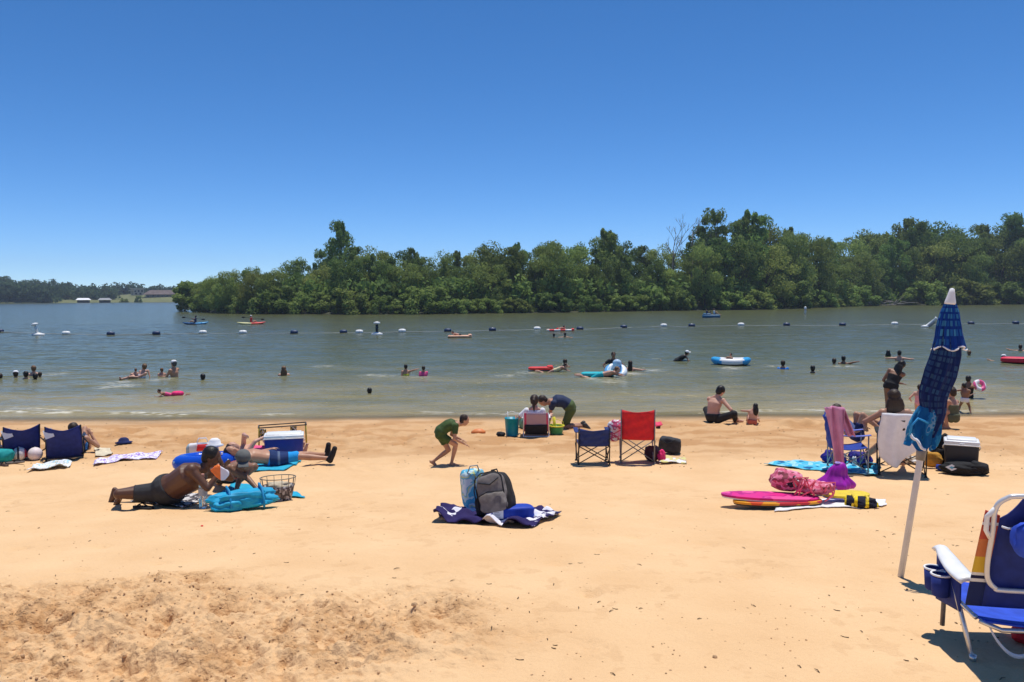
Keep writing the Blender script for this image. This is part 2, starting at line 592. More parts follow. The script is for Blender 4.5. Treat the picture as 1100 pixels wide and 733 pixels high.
damp = np.maximum(damp, spk * .18)
wet = .35 * sstep(18.3, 19.3, Y + (fbm(X * .5, Y * .0, 3, 60) - .5) * 1.0)
sand_me = arr_mesh('sand', np.stack([X, Y, Z], 1), F, [sand_material()], {'damp': damp, 'wet': wet}, True)
sand = bpy.data.objects.new('sand_beach', sand_me); COL.objects.link(sand)
tag(sand, kind='structure')

# ---- lake
def water_material():
    m, nt, b = _nt('lake_water')
    tc = N(nt, 'ShaderNodeTexCoord')
    sx = N(nt, 'ShaderNodeSeparateXYZ'); nt.links.new(tc.outputs['Object'], sx.inputs[0])
    def noise(sc, det=3, vec=None, stretch=None):
        n = N(nt, 'ShaderNodeTexNoise'); n.inputs['Scale'].default_value = sc; n.inputs['Detail'].default_value = det
        if stretch:
            mp = N(nt, 'ShaderNodeMapping'); mp.inputs['Scale'].default_value = stretch
            nt.links.new(tc.outputs['Object'], mp.inputs['Vector']); nt.links.new(mp.outputs[0], n.inputs['Vector'])
        else:
            nt.links.new(tc.outputs['Object'], n.inputs['Vector'])
        return n.outputs['Fac']
    def maprange(v, a, bb, c=0., d=1.):
        r = N(nt, 'ShaderNodeMapRange'); r.inputs['From Min'].default_value = a; r.inputs['From Max'].default_value = bb
        r.inputs['To Min'].default_value = c; r.inputs['To Max'].default_value = d
        nt.links.new(v, r.inputs['Value']); return r.outputs[0]
    def mth(op, a, bb):
        r = N(nt, 'ShaderNodeMath', operation=op)
        for i, v in enumerate((a, bb)):
            if hasattr(v, 'links'): nt.links.new(v, r.inputs[i])
            else: r.inputs[i].default_value = v
        return r.outputs[0]
    # silt in the shallows: distance to the shore, made uneven
    yy = mth('ADD', sx.outputs[1], mth('MULTIPLY', mth('SUBTRACT', noise(.12, 3, stretch=(1, 2.5, 1)), .5), 14.0))
    silt = ramp(nt, maprange(yy, 16, 62), [(0, (.44, .34, .19)), (.08, (.33, .275, .145)), (.22, (.185, .175, .092)), (.44, (.108, .122, .066)), (1, (.088, .094, .042))])
    pat = ramp(nt, noise(.35, 4, stretch=(.5, 1.6, 1)), [(.35, (.82, .85, .86)), (.65, (1.16, 1.12, 1.05))])
    mx = N(nt, 'ShaderNodeMix', data_type='RGBA', blend_type='MULTIPLY'); mx.inputs['Factor'].default_value = .8
    nt.links.new(silt, mx.inputs[6]); nt.links.new(pat, mx.inputs[7])
    # foam attribute carried by the mesh (crests and the lapping edge)
    fo = N(nt, 'ShaderNodeAttribute'); fo.attribute_name = 'foam'
    brk = maprange(noise(5, 5, stretch=(.6, 1.8, 1)), .45, .62)
    ff = mth('MULTIPLY', fo.outputs['Fac'], brk)
    mf = N(nt, 'ShaderNodeMix', data_type='RGBA'); nt.links.new(ff, mf.inputs['Factor'])
    nt.links.new(mx.outputs[2], mf.inputs[6]); mf.inputs[7].default_value = (.70, .66, .52, 1)
    nt.links.new(mf.outputs[2], b.inputs['Base Color'])
    b.inputs['Roughness'].default_value = .16
    b.inputs['IOR'].default_value = 1.33
    b.inputs['Specular IOR Level'].default_value = .14
    bp = N(nt, 'ShaderNodeBump'); bp.inputs['Strength'].default_value = 1.0; bp.inputs['Distance'].default_value = .17
    h = mth('ADD', noise(2.2, 5, stretch=(.65, 1.25, 1)), mth('MULTIPLY', noise(.5, 3, stretch=(.5, 1.4, 1)), 1.4))
    nt.links.new(h, bp.inputs['Height'])
    nt.links.new(bp.outputs[0], b.inputs['Normal'])
    al = N(nt, 'ShaderNodeAttribute'); al.attribute_name = 'depth'
    nt.links.new(al.outputs['Fac'], b.inputs['Alpha'])
    return m
ys = np.concatenate([prows(18.3, 90, 560), np.geomspace(95, 3000, 60)])
t = np.concatenate([-ext[::-1], np.linspace(-1, 1, 520), ext])
X, Y, F = fan_grid(ys, t, lambda y: y * .70 + .5)
edge = 19.1 + (fbm(X * .35, X * 0, 3, 70) - .5) * .7
dsh = Y - edge
amp = sstep(19.5, 24, Y) * (1 - sstep(80, 200, Y))
Z = (fbm(X * .9, Y * 1.9, 4, 71) - .5) * .10 * amp + (fbm(X * .25, Y * .6, 2, 75) - .5) * .07 * amp
for (c0, a0, w0, sd0) in ((1.15, .055, .16, 81), (2.9, .05, .28, 83), (4.8, .035, .35, 85)):
    line = c0 + (fbm(X * .22, X * 0, 3, sd0) - .5) * 1.5
    Z = Z + a0 * np.exp(-((dsh - line) / w0) ** 2) * (.3 + .9 * fbm(X * .5, X * 0, 2, sd0 + 1))
foam = np.zeros_like(Z)
line = 1.15 + (fbm(X * .22, X * 0, 3, 81) - .5) * 1.5
foam = np.maximum(foam, np.exp(-((dsh - line + .10) / .12) ** 2) * sstep(.45, .65, fbm(X * .7, X * 0, 3, 91)) * .7)
foam = np.maximum(foam, np.exp(-(dsh / .07) ** 2) * .55)
foam = np.maximum(foam, sstep(.70, .76, fbm(X * .9, Y * 2.2, 4, 71)) * sstep(.58, .70, fbm(X * .10, Y * .10, 2, 95)) * sstep(22, 26, Y) * (1 - sstep(36, 46, Y)) * .9)
foam = foam * (1 + 1.2 * (1 - sstep(-9, -5, X))); foam = np.maximum(foam, np.exp(-((dsh - 1.9 - .4 * np.sin(X * .8)) / .22) ** 2) * (1 - sstep(-9, -6, X)) * sstep(-15, -12, X) * .8)
for fx_, fy_ in ((128, 411), (120, 416), (136, 415), (60, 402), (412, 404), (402, 403), (545, 404), (566, 400), (640, 407), (655, 410), (832, 394), (785, 396), (348, 394), (700, 398), (905, 394), (170, 408), (447, 405), (676, 402)):
    q_ = Wp(fx_, fy_)
    foam = np.maximum(foam, .95 * np.exp(-((X - q_.x) / .45) ** 2 - ((Y - q_.y) / .55) ** 2))
foam = np.minimum(foam, 1)
depth = sstep(-.25, 1.3, dsh) * .96 + .04
depth = np.where(dsh > 1.6, 1.0, depth)
me = arr_mesh('lake', np.stack([X, Y, Z + .004], 1), F, [water_material()], {'foam': foam, 'depth': depth}, True)
lake = bpy.data.objects.new('lake_water', me); COL.objects.link(lake)
tag(lake, kind='structure')

# ---- foliage
def leaf_material(name, dark, mid, light, hue=.02):
    m, nt, b = _nt(name)
    at = N(nt, 'ShaderNodeAttribute'); at.attribute_name = 'tint'
    oi = N(nt, 'ShaderNodeObjectInfo')
    col = ramp(nt, at.outputs['Fac'], [(0, [.35 * a_ + .65 * b_ for a_, b_ in zip(dark, mid)]), (.5, mid), (1, light)])
    hsv = N(nt, 'ShaderNodeHueSaturation')
    r = N(nt, 'ShaderNodeMapRange'); r.inputs['To Min'].default_value = .5 - hue; r.inputs['To Max'].default_value = .5 + hue
    nt.links.new(oi.outputs['Random'], r.inputs['Value']); nt.links.new(r.outputs[0], hsv.inputs['Hue'])
    r2 = N(nt, 'ShaderNodeMapRange'); r2.inputs['To Min'].default_value = .78; r2.inputs['To Max'].default_value = 1.22
    mu = N(nt, 'ShaderNodeMath', operation='FRACT'); mm = N(nt, 'ShaderNodeMath', operation='MULTIPLY'); mm.inputs[1].default_value = 7.31
    nt.links.new(oi.outputs['Random'], mm.inputs[0]); nt.links.new(mm.outputs[0], mu.inputs[0]); nt.links.new(mu.outputs[0], r2.inputs['Value'])
    nt.links.new(r2.outputs[0], hsv.inputs['Value'])
    nt.links.new(col, hsv.inputs['Color'])
    nt.links.new(hsv.outputs[0], b.inputs['Base Color'])
    b.inputs['Roughness'].default_value = .7
    b.inputs['Specular IOR Level'].default_value = .15
    tr = N(nt, 'ShaderNodeBsdfTranslucent'); nt.links.new(hsv.outputs[0], tr.inputs[0])
    mx = N(nt, 'ShaderNodeMixShader'); mx.inputs[0].default_value = .45
    nt.links.new(b.outputs[0], mx.inputs[1]); nt.links.new(tr.outputs[0], mx.inputs[2])
    nt.links.new(mx.outputs[0], nt.nodes['Material Output'].inputs[0])
    return m
L_OAK = leaf_material('leaves_dark', (.090, .135, .032), (.150, .215, .054), (.225, .300, .076))
L_COT = leaf_material('leaves_mid', (.110, .165, .040), (.175, .250, .062), (.250, .340, .088))
L_WIL = leaf_material('leaves_willow', (.170, .220, .050), (.260, .320, .080), (.350, .420, .115))
L_SHR = leaf_material('leaves_shrub', (.115, .165, .040), (.195, .260, .062), (.290, .350, .095))
L_FAR = leaf_material('leaves_far', (.035, .065, .032), (.055, .092, .044), (.08, .125, .055), 0.0)
BARK = mat('bark', (.12, .095, .07), .9, .3, scale=3)
BARK_PALE = mat('bark_pale', (.30, .26, .21), .9, .3, scale=3)

def leaves(C, R, T, nper, size, rng, stretch=1.0, fill=.35, hang=0.0):
    """leaf quads over clumps: centres C (n,3), radii R (n,3), tint T (n)"""
    n = len(C)
    idx = np.repeat(np.arange(n), nper)
    k = len(idx)
    d = rng.normal(size=(k, 3)); d /= np.linalg.norm(d, axis=1)[:, None]
    rr = 1 - fill * rng.rand(k) ** 1.5 + rng.normal(size=k) * .08
    P = C[idx] + d * R[idx] * rr[:, None]
    if hang: P[:, 2] -= hang * rng.rand(k) ** 2
    nrm = d + rng.normal(size=(k, 3)) * .75
    nrm /= np.linalg.norm(nrm, axis=1)[:, None]
    a = np.cross(nrm, rng.normal(size=(k, 3))); a /= np.linalg.norm(a, axis=1)[:, None]
    if hang:
        a = a * .4 + np.array([0, 0, 1.0]); a /= np.linalg.norm(a, axis=1)[:, None]
    b = np.cross(nrm, a); b /= np.linalg.norm(b, axis=1)[:, None] + 1e-9
    s = size * (.55 + .9 * rng.rand(k))[:, None]
    a = a * s * stretch; b = b * s * .62
    Vt = np.stack([P - a, P - b * .9 - a * .1, P + a, P + b], 1).reshape(-1, 3)
    Fc = np.arange(4 * k).reshape(k, 4)
    tint = np.clip(T[idx] + rng.normal(size=k) * .16, 0, 1)
    return Vt, Fc, np.repeat(tint, 4)

def crown_mesh(kind, seed):
    """unit tree: total height 1, radius about .35 (shapes differ by kind)"""
    rng = np.random.RandomState(seed)
    cs = []; rs = []
    if kind == 'round':      # broad oak-like crown down to low
        for _ in range(46):
            u = rng.rand(); th = rng.rand() * 6.28
            z = .22 + .66 * rng.rand() ** .8
            prof = .36 * math.sqrt(max(0, 1 - ((z - .52) / .44) ** 2)) + .03
            r = prof * math.sqrt(.25 + .75 * u)
            cs.append((r * math.cos(th), r * math.sin(th), z)); q = .065 + .075 * rng.rand(); rs.append((q * 1.2, q * 1.2, q * .75))
        per, size, st, hang, mt = 190, .0150, 1.1, 0, L_OAK
    elif kind == 'tall':     # cottonwood: upright billows, gaps
        for _ in range(50):
            u = rng.rand(); th = rng.rand() * 6.28
            z = .20 + .76 * rng.rand()
            prof = .25 * (1 - abs(z - .55) / .62) ** .55 + .02
            r = prof * math.sqrt(u)
            cs.append((r * math.cos(th) * 1.1, r * math.sin(th), z)); q = .045 + .060 * rng.rand(); rs.append((q * 1.15, q * 1.15, q * .85))
        for k in range(7):
            th = rng.rand() * 6.28; cs.append((.07 * math.cos(th), .07 * math.sin(th), .9 + .08 * rng.rand())); rs.append((.03, .03, .05))
        per, size, st, hang, mt = 165, .0140, 1.1, 0, L_COT
    elif kind == 'willow':   # broad, rounded, feathery; foliage to the ground
        for _ in range(48):
            u = rng.rand(); th = rng.rand() * 6.28
            z = .08 + .80 * rng.rand()
            prof = .44 * math.sqrt(max(0, 1 - ((z - .42) / .52) ** 2)) + .02
            r = prof * math.sqrt(.2 + .8 * u)
            cs.append((r * math.cos(th), r * math.sin(th), z)); q = .085 + .075 * rng.rand(); rs.append((q * 1.25, q * 1.25, q * .7))
        per, size, st, hang, mt = 210, .0150, 1.3, 0, L_WIL
    elif kind == 'shrub':
        for _ in range(34):
            u = rng.rand(); th = rng.rand() * 6.28
            z = .06 + .74 * rng.rand() ** 1.2
            prof = .62 * math.sqrt(max(0, 1 - (z / .95) ** 2))
            r = prof * math.sqrt(u)
            cs.append((r * math.cos(th) * 1.2, r * math.sin(th), z)); q = .09 + .09 * rng.rand(); rs.append((q, q, q))
        per, size, st, hang, mt = 150, .036, 1.3, 0, L_SHR
    C = np.array(cs); R = np.array(rs)
    T = rng.rand(len(C)) * .75 + .12
    Vt, Fc, tt = leaves(C, R, T, per, size, rng, st, .45, hang)
    return arr_mesh('crown_' + kind, Vt, Fc, [mt], {'tint': tt}), C
def trunk_mesh(kind, seed, C, bare=False):
    rng = np.random.RandomState(seed + 99)
    mb = MB()
    top = {'round': .55, 'tall': .8, 'willow': .45, 'shrub': .3}[kind]
    pts = []; x = y = 0
    for i in range(6):
        pts.append((x, y, -.02 + top * i / 5)); x += rng.normal() * .012; y += rng.normal() * .012
    r0 = {'round': .022, 'tall': .017, 'willow': .024, 'shrub': .012}[kind]
    mb.tube(pts, [r0 * (1 - .13 * i) for i in range(6)], 7)
    order = rng.permutation(len(C))[:14]
    for i in order:
        c = C[i]; j = min(4, max(1, int(5 * (c[2] / top) * .55)))
        p = V(pts[j]); e = V(c); md = p.lerp(e, .55) + V((0, 0, -.02))
        mb.tube([p, md, e], [r0 * .42, r0 * .26, r0 * .08], 5)
    return mb
PROTO = {}
for kind, seeds in (('round', (1, 2, 3)), ('tall', (11, 12, 13)), ('willow', (21, 22, 23)), ('shrub', (31, 32, 33))):
    PROTO[kind] = []
    for sd_ in seeds:
        cm, C = crown_mesh(kind, sd_)
        tm = trunk_mesh(kind, sd_, C)
        o = tm.build('trunk', BARK if kind != 'tall' else BARK_PALE)
        me = o.data; bpy.data.objects.remove(o)
        PROTO[kind].append((cm, me))
def tree(name, label, cat, kind, loc, h, wscale, rot, var=0, group=None):
    o = bpy.data.objects.new(name, None); COL.objects.link(o)
    o.location = loc; o.rotation_euler = (0, 0, rot); o.scale = (h * wscale, h * wscale, h)
    tag(o, label, cat, group)
    cm, tm = PROTO[kind][var % 3]
    a = bpy.data.objects.new('crown', cm); b = bpy.data.objects.new('trunk' if kind != 'shrub' else 'stem', tm)
    for x in (a, b): COL.objects.link(x); x.parent = o
    return o

def base_y(px):
    return float(np.interp(px, [195, 215, 240, 400, 500, 600, 700, 800, 900, 930, 1000, 1100, 1300], [331, 335, 337, 338, 337, 336, 334, 333, 330, 328.5, 328, 327, 326]))
def shoreD(px):
    return 3.0 * FPX / (base_y(px) - HOR(px))
def at_depth(px, D):
    d = ray(px, HOR(px)); d = d / d.y
    return V((d.x * D, D, 0))
def isl_z(off):
    return .25 + min(off, 30) * .05
# island ground
pxs = list(range(190, 1480, 15))
mb = MB(); vs = []; fs = []
prof = [(-1.5, -.6), (0, .02), (1.2, .3), (8, .7), (30, 1.8), (60, 2.4), (90, 2), (110, -1)]
for px in pxs:
    e = 1.0 if px > 235 else (px - 185) / 50
    e = max(e, .3)
    for off, z in prof:
        p = at_depth(px + 2.0 * math.sin(px * .37), shoreD(min(px, 1300)) + off * e + 1.2 * math.sin(px * .21) * (off < 2))
        vs.append((p.x, p.y, z * (e if z > 0 else 1)))
n = len(prof)
for i in range(len(pxs) - 1):
    for j in range(n - 1):
        fs.append((i * n + j, (i + 1) * n + j, (i + 1) * n + j + 1, i * n + j + 1))
mb._fin(vs, fs)
EARTH = mat('bank_earth', (.045, .048, .024), .95, .35, scale=.4)
tag(mb.build('island_ground', EARTH), kind='structure')

def put_tree(px, top, off, kind, w, name, label, cat, var, group=None, base_lift=0):
    D = shoreD(px) + off
    p = at_depth(px, D)
    z0 = isl_z(off) + base_lift - .1
    ztop = 3.0 + (HOR(px) - top) / FPX * D
    h = (ztop - z0) / .985
    return tree(name, label, cat, kind, (p.x, p.y, z0), h, w, (px * 1.37) % 6.28, var, group)

SK = [(197, 303), (205, 298), (215, 293), (240, 288), (262, 286), (280, 288), (300, 280), (320, 273), (345, 267), (390, 264), (415, 262), (430, 263), (455, 267), (490, 271), (500, 269), (520, 268), (535, 262), (560, 264), (575, 260), (600, 258), (620, 256), (645, 253), (660, 253), (690, 261), (715, 258), (730, 262), (745, 255), (760, 240), (790, 236), (810, 232), (835, 243), (850, 246), (870, 250), (890, 256), (905, 252), (925, 249), (945, 252), (955, 243), (970, 240), (1000, 238), (1020, 240), (1045, 245), (1060, 240), (1085, 236), (1105, 234), (1180, 238), (1300, 240)]
def sky_y(px):
    return float(np.interp(px, [a for a, b in SK], [b for a, b in SK]))
# trees that can be told apart
named = [
 # px, top, off, kind, w, var, label
 (366, 240, 14, 'tall', .62, 0, 'tall upright tree rising well above its neighbours near the left end of the island'),
 (538, 258, 10, 'round', .95, 1, 'dark rounded tree standing proud of the skyline in the left half of the island'),
 (590, 257, 7, 'willow', .62, 0, 'broad pale willow-like tree left of the island\'s middle, over the light shrubs'),
 (652, 249, 12, 'tall', .85, 2, 'mid-green tree topping the skyline just right of the island\'s middle'),
 (757, 254, 4, 'willow', .50, 1, 'bright rounded willow at the water\'s edge just right of the two bare treetops'),
 (768, 229, 14, 'tall', .62, 1, 'tall thin tree with two tops beside the bare treetops'),
 (808, 230, 13, 'tall', .88, 2, 'tallest broad tree on the island, just left of the pair of willows'),
 (852, 243, 7, 'willow', .52, 2, 'large pale willow right of the tallest broad tree'),
 (878, 252, 6, 'willow', .50, 0, 'olive-tinted willow at the right end of the near shore'),
 (924, 244, 22, 'round', .95, 0, 'dark dome-shaped tree set back behind the low dip of the skyline'),
 (972, 237, 18, 'tall', .80, 0, 'tall tree left of the closed parasol\'s tip'),
 (1003, 236, 20, 'round', .80, 2, 'big dark crown directly behind the parasol\'s tip'),
 (1048, 268, 5, 'willow', .62, 1, 'low rounded pale tree over the right bank, right of the parasol'),
 (1088, 233, 19, 'tall', .8, 1, 'tall dark tree at the right edge of the photo'),
 (246, 287, 3, 'willow', .62, 2, 'low pale tree at the island\'s left tip'),
 (270, 285, 5, 'willow', .60, 0, 'second pale feathery tree from the island\'s left tip'),
]
for px, top, off, kind, w, var, lab in named:
    put_tree(px, top, off, kind, w, {'tall': 'tall_tree', 'round': 'broad_tree', 'willow': 'willow_tree'}[kind], lab, 'tree', var, 'trees on the wooded island')
rt = random.Random(5)
px = 322
i = 0
while px < 1240:                                   # skyline row
    kind = ('round', 'tall', 'round', 'tall', 'willow')[i % 5]
    lab = {'round': 'dark crown merged into the skyline of the island wood', 'tall': 'upright mid-green crown merged into the skyline of the island wood', 'willow': 'pale crown merged into the skyline of the island wood'}[kind]
    put_tree(px, sky_y(px) + rt.uniform(-1, 5), rt.uniform(12, 26), kind, rt.uniform(.62, .9), {'tall': 'tall_tree', 'round': 'broad_tree', 'willow': 'willow_tree'}[kind], lab, 'tree', i, 'trees on the wooded island')
    px += rt.uniform(15, 25); i += 1
px = 282
while px < 1240:                                   # middle row, lower than the skyline
    kind = ('willow', 'round', 'tall', 'round')[i % 4]
    top = sky_y(px) + (base_y(px) - sky_y(px)) * rt.uniform(.10, .34)
    lab = {'round': 'dark tree standing below the skyline inside the island wood', 'tall': 'mid-green tree standing below the skyline inside the island wood', 'willow': 'pale willow standing below the skyline inside the island wood'}[kind]
    put_tree(px, top, rt.uniform(5, 11), kind, rt.uniform(.65, .95), {'tall': 'tall_tree', 'round': 'broad_tree', 'willow': 'willow_tree'}[kind], lab, 'tree', i, 'trees on the wooded island')
    px += rt.uniform(17, 30); i += 1
for px, top in ((219, 301), (226, 298), (234, 295), (246, 296), (276, 290), (292, 286)):
    put_tree(px, top, 2.5, 'willow', .8, 'willow_tree', 'low feathery tree on the narrow left tip of the island', 'tree', int(px), 'trees on the wooded island')
px = 215
while px < 1230:                                   # shrubs hanging over the bank
    D = shoreD(px)
    hpx = {0: 17, 1: 9, 2: 26}[i % 3] * rt.uniform(.6, 1.35)
    if 925 < px < 978: hpx *= .35
    if 470 < px < 580: hpx = min(hpx, 17)
    put_tree(px, base_y(px) - hpx, rt.uniform(.3, 1.6), 'shrub', rt.uniform(1.0, 1.7), 'bank_shrub', 'light green shrub leaning over the island\'s waterline', 'shrub', i, 'shrubs along the island bank')
    px += rt.uniform(7, 19); i += 1
# two bare treetops
for k, (px, top, lab) in enumerate(((723, 232, 'left of two bare grey treetops above the green crowns'), (744, 233, 'right of two bare grey treetops above the green crowns'))):
    D = shoreD(px) + 13
    p = at_depth(px, D)
    ztop = 3 + (HOR(px) - top) / FPX * D
    rr = random.Random(k + 3)
    mb = MB()
    def grow(p0, d, L, r, lv):
        p1 = p0 + d * L
        mb.tube([p0, p0.lerp(p1, .5) + V((rr.uniform(-1, 1), 0, 0)) * L * .05, p1], [r, r * .8, r * .55], 5)
        if lv == 0: return
        for q in range(3 if lv > 1 else 4):
            dd = (d + V((rr.uniform(-.75, .75), rr.uniform(-.6, .6), rr.uniform(-.05, .5)))).normalized()
            grow(p0.lerp(p1, rr.uniform(.6, 1)), dd, L * rr.uniform(.45, .62), r * .55, lv - 1)
    grow(V((0, 0, 0)), V((0, 0, 1)), ztop * .53, .18, 4)
    o = mb.build('bare_tree', mat('dead_wood', (.20, .18, .16), .9, .2, scale=2), None, (p.x, p.y, isl_z(13) - .1))
    tag(o, lab, 'dead tree', 'bare treetops on the island')
# driftwood tangle on the bank
p = at_depth(948, shoreD(948) - .8)
mb = MB(); rr = random.Random(12)
for k in range(26):
    a = V((rr.uniform(-5.2, 5.2), rr.uniform(-.8, 1.2), rr.uniform(.0, .5)))
    th = rr.uniform(-.2, 1.3); sg = rr.choice((-1, 1)); L = rr.uniform(1.5, 4.5)
    d = V((math.cos(th) * sg, rr.uniform(-.3, .3), math.sin(th) * .55)) * L
    mb.tube([a, a + d * .5 + V((0, 0, rr.uniform(0, .4))), a + d], [.11, .08, .03], 5)
tag(mb.build('driftwood', mat('driftwood_grey', (.30, .27, .24), .9, .2, scale=2), None, (p.x, p.y, 0)), 'tangle of bleached dead branches on the island bank left of the parasol tip', 'driftwood')
# undergrowth mass behind the front shrubs so no daylight shows beneath the crowns
rng = np.random.RandomState(77)
C = []; R = []
for px in np.arange(225, 1250, 3.2):
    for off in (5, 10, 17, 24, 32):
        q = at_depth(px, shoreD(px) + off)
        s = 1.0
        C.append((q.x + rng.normal() * 1.0, q.y + rng.normal(), isl_z(off) + rng.uniform(.5, 4.5 if px > 300 else 2.2))); R.append((1.7, 1.7, 1.6))
C = np.array(C); R = np.array(R)
Vt, Fc, tt = leaves(C, R, rng.rand(len(C)) * .8, 42, .42, rng, 1.1, .6)
me = arr_mesh('undergrowth', Vt, Fc, [L_COT], {'tint': tt})
o = bpy.data.objects.new('undergrowth', me); COL.objects.link(o); tag(o, 'dark leafy undergrowth filling the island wood', 'undergrowth', kind='stuff')

# ---- far shore on the left
FARD = 430.0
mb = MB(); vs = []; fs = []
def hill_z(px, off):
    if off <= 0: return -.3 if off < 0 else .05
    rise = float(np.interp(px, [-600, 0, 110, 150, 200, 300], [8, 6, 3, 5.0, 5.0, 5]))
    return .4 + rise * min(1, off / 90.0)
pxs = list(range(-700, 420, 20))
offs = [-3, 0, 2, 15, 30, 50, 70, 90, 160, 400]
for px in pxs:
    for off in offs:
        p = at_depth(px, FARD + 10 * math.sin(px * .013) + off)
        vs.append((p.x, p.y, hill_z(px, off)))
n = len(offs)
for i in range(len(pxs) - 1):
    for j in range(n - 1):
        fs.append((i * n + j, (i + 1) * n + j, (i + 1) * n + j + 1, i * n + j + 1))
mb._fin(vs, fs)
tag(mb.build('far_bank_ground', mat('bank_grass', (.145, .155, .060), .95, .25, scale=.12)), kind='structure')
# far horizon land so the lake is closed off everywhere behind
mb = MB(); vs = []; fs = []
for i in range(0, 61):
    th = rad(-75 + i * 2.5)
    for d_, z in ((900, -1), (902, 1), (1000, 9 + 3 * math.sin(i * .7)), (1300, 10)):
        vs.append((math.sin(th) * d_, math.cos(th) * d_, z))
for i in range(60):
    for j in range(3):
        fs.append((i * 4 + j, (i + 1) * 4 + j, (i + 1) * 4 + j + 1, i * 4 + j + 1))
mb._fin(vs, fs)
tag(mb.build('distant_hills', mat('far_green', (.035, .055, .03), .95, .3, scale=.05)), kind='structure')
def far_top(px):
    return float(np.interp(px, [-300, 0, 6, 14, 28, 40, 52, 70, 85, 100, 110, 125, 140, 155, 170, 190, 210, 300], [298, 298.5, 299, 304, 302, 303.5, 304, 305, 308, 309, 310, 307, 306, 309, 308, 309, 308, 308]))
rng = np.random.RandomState(5)
C = []; R = []
for px in np.arange(-260, 235, 1.15):
    for lay, off in enumerate((8, 40, 80)):
        if px > 60 and lay == 0: continue
        if px > 124 and lay <= 1: continue
        off2 = off + rng.uniform(-3, 6) + (60 if px > 124 else 0)
        D = FARD + off2
        q = at_depth(px, D)
        zt = 3 + (HOR(px) - far_top(px) - (0 if lay == 2 else rng.uniform(3, 7))) / FPX * D - 1.8 + rng.normal() * 1.1
        zb = hill_z(px, off2)
        z = zt
        while z > zb:
            C.append((q.x + rng.normal() * .8, q.y + rng.normal() * 2, z)); R.append((2.6, 2.6, 1.9))
            z -= 2.6
C = np.array(C); R = np.array(R)
Vt, Fc, tt = leaves(C, R, rng.rand(len(C)), 34, .75, rng, 1.1, .5)
me = arr_mesh('far_wood', Vt, Fc, [L_FAR], {'tint': tt})
o = bpy.data.objects.new('distant_wood', me); COL.objects.link(o); tag(o, 'dark wood along the far shore', 'wood', kind='stuff')
# far shore buildings
def far_pt(px, py, off):
    D = FARD + off
    p = at_depth(px, D); p.z = 3 + (HOR(px) - py) / FPX * D
    return p, FPX / D
def gable(mb, w, d, h, rh, over=.5, hip=0.0):
    vs = [(-w/2 - over, -d/2 - over, h), (w/2 + over, -d/2 - over, h), (w/2 + over, d/2 + over, h), (-w/2 - over, d/2 + over, h), (-w/2 + hip - over, 0, h + rh), (w/2 - hip + over, 0, h + rh)]
    mb._fin(vs, [(0, 1, 5, 4), (2, 3, 4, 5), (1, 2, 5), (3, 0, 4), (3, 2, 1, 0)])
    return mb
ROOF_BR = mat('brown_roof', (.14, .105, .095), .9, .2, scale=.5)
TANW = mat('tan_wall', (.42, .36, .29), .9, .1, scale=.5)
DKW = mat('dark_window', (.02, .022, .025), .2, .1, spec=.6)
# long brown-roofed pavilion
p, k = far_pt(179, 320.4, 55)
w = 44 / k
t0 = thing('lodge_building', 'long low building with a brown hipped roof on the far lawn', 'building', p, facing(p))
mb = MB(); mb.sm = False; mb.box((0, 4, 1.0), (w - 1.5, 8, 2.6)); wl = mb.build('wall', TANW, t0)
mb = MB(); mb.sm = False; gable(mb, w, 9, 2.2, 2.6, .8, 4); mb.build('roof', ROOF_BR, t0)
for q in range(9):
    mb = MB(); mb.sm = False; mb.box((-w / 2 + 2.2 + q * (w - 4) / 8, -.05, 1.25), (1.3, .15, 1.5)); mb.build('window', DKW, t0)
for q in range(10):
    mb = MB(); mb.box((-w / 2 + .4 + q * (w - .8) / 9, -.7, 1.1), (.2, .2, 2.2)); mb.build('post', TANW, t0)
p, k = far_pt(148, 316.5, 75)
t0 = thing('house', 'tan two-storey house with flat cream roof above the lawn, left of the long brown roof', 'house', p, facing(p) + .3)
mb = MB(); mb.sm = False; mb.box((.8, 3, 1.6), (6.5, 5, 4.0)); mb.build('wall', TANW, t0)
mb = MB(); mb.sm = False; mb.box((.8, 3, 3.75), (7.4, 6, .3)); mb.box((-2.6, 2, 2.6), (3, 4, .25)); mb.build('roof', mat('cream_roof', (.62, .56, .46), .8, .1), t0)
for q in range(3):
    mb = MB(); mb.sm = False; mb.box((-1.2 + q * 2.0, .47, 2.1), (1.1, .12, 1.3)); mb.build('window', DKW, t0)
for q in range(2):
    mb = MB(); mb.sm = False; mb.box((-.8 + q * 2.6, .47, .5), (1.2, .12, 1.2)); mb.build('window', DKW, t0)
for px, wpx, lab, c in ((89.5, 15, 'boat shed with a bright white roof at the far waterline', (.85, .85, .85)), (112.5, 14, 'boat shed with a grey roof at the far waterline', (.30, .31, .31))):
    p, k = far_pt(px, 325.3, -1)
    w = wpx / k
    t0 = thing('boat_shed', lab, 'boat shed', p, facing(p), 'boat sheds on the far shore')
    mb = MB(); mb.sm = False; gable(mb, w - 1, 5.5, 1.45, 1.0, .5, 1.2); mb.build('roof', mat('roof_%d' % px, c, .6, .05), t0)
    for sx_ in (-1, 0, 1):
        for sy_ in (-1, 1):
            mb = MB(); mb.tube([(sx_ * (w / 2 - .9), sy_ * 2.4, -1), (sx_ * (w / 2 - .9), sy_ * 2.4, 1.6)], .13, 6); mb.build('post', STEEL_D, t0)
    mb = MB(); mb.sm = False; mb.box((0, 2.3, .6), (w - 1.6, .2, 1.4)); mb.build('back_wall', mat('shed_wall', (.08, .085, .08), .9), t0)
p, k = far_pt(148.5, 325.2, 4)
o = tree('bank_shrub', 'round dark bush at the far waterline below the houses', 'shrub', 'shrub', (p.x, p.y, .1), 4.0, .8, 1, 0)
p, k = far_pt(133, 325.6, 5)
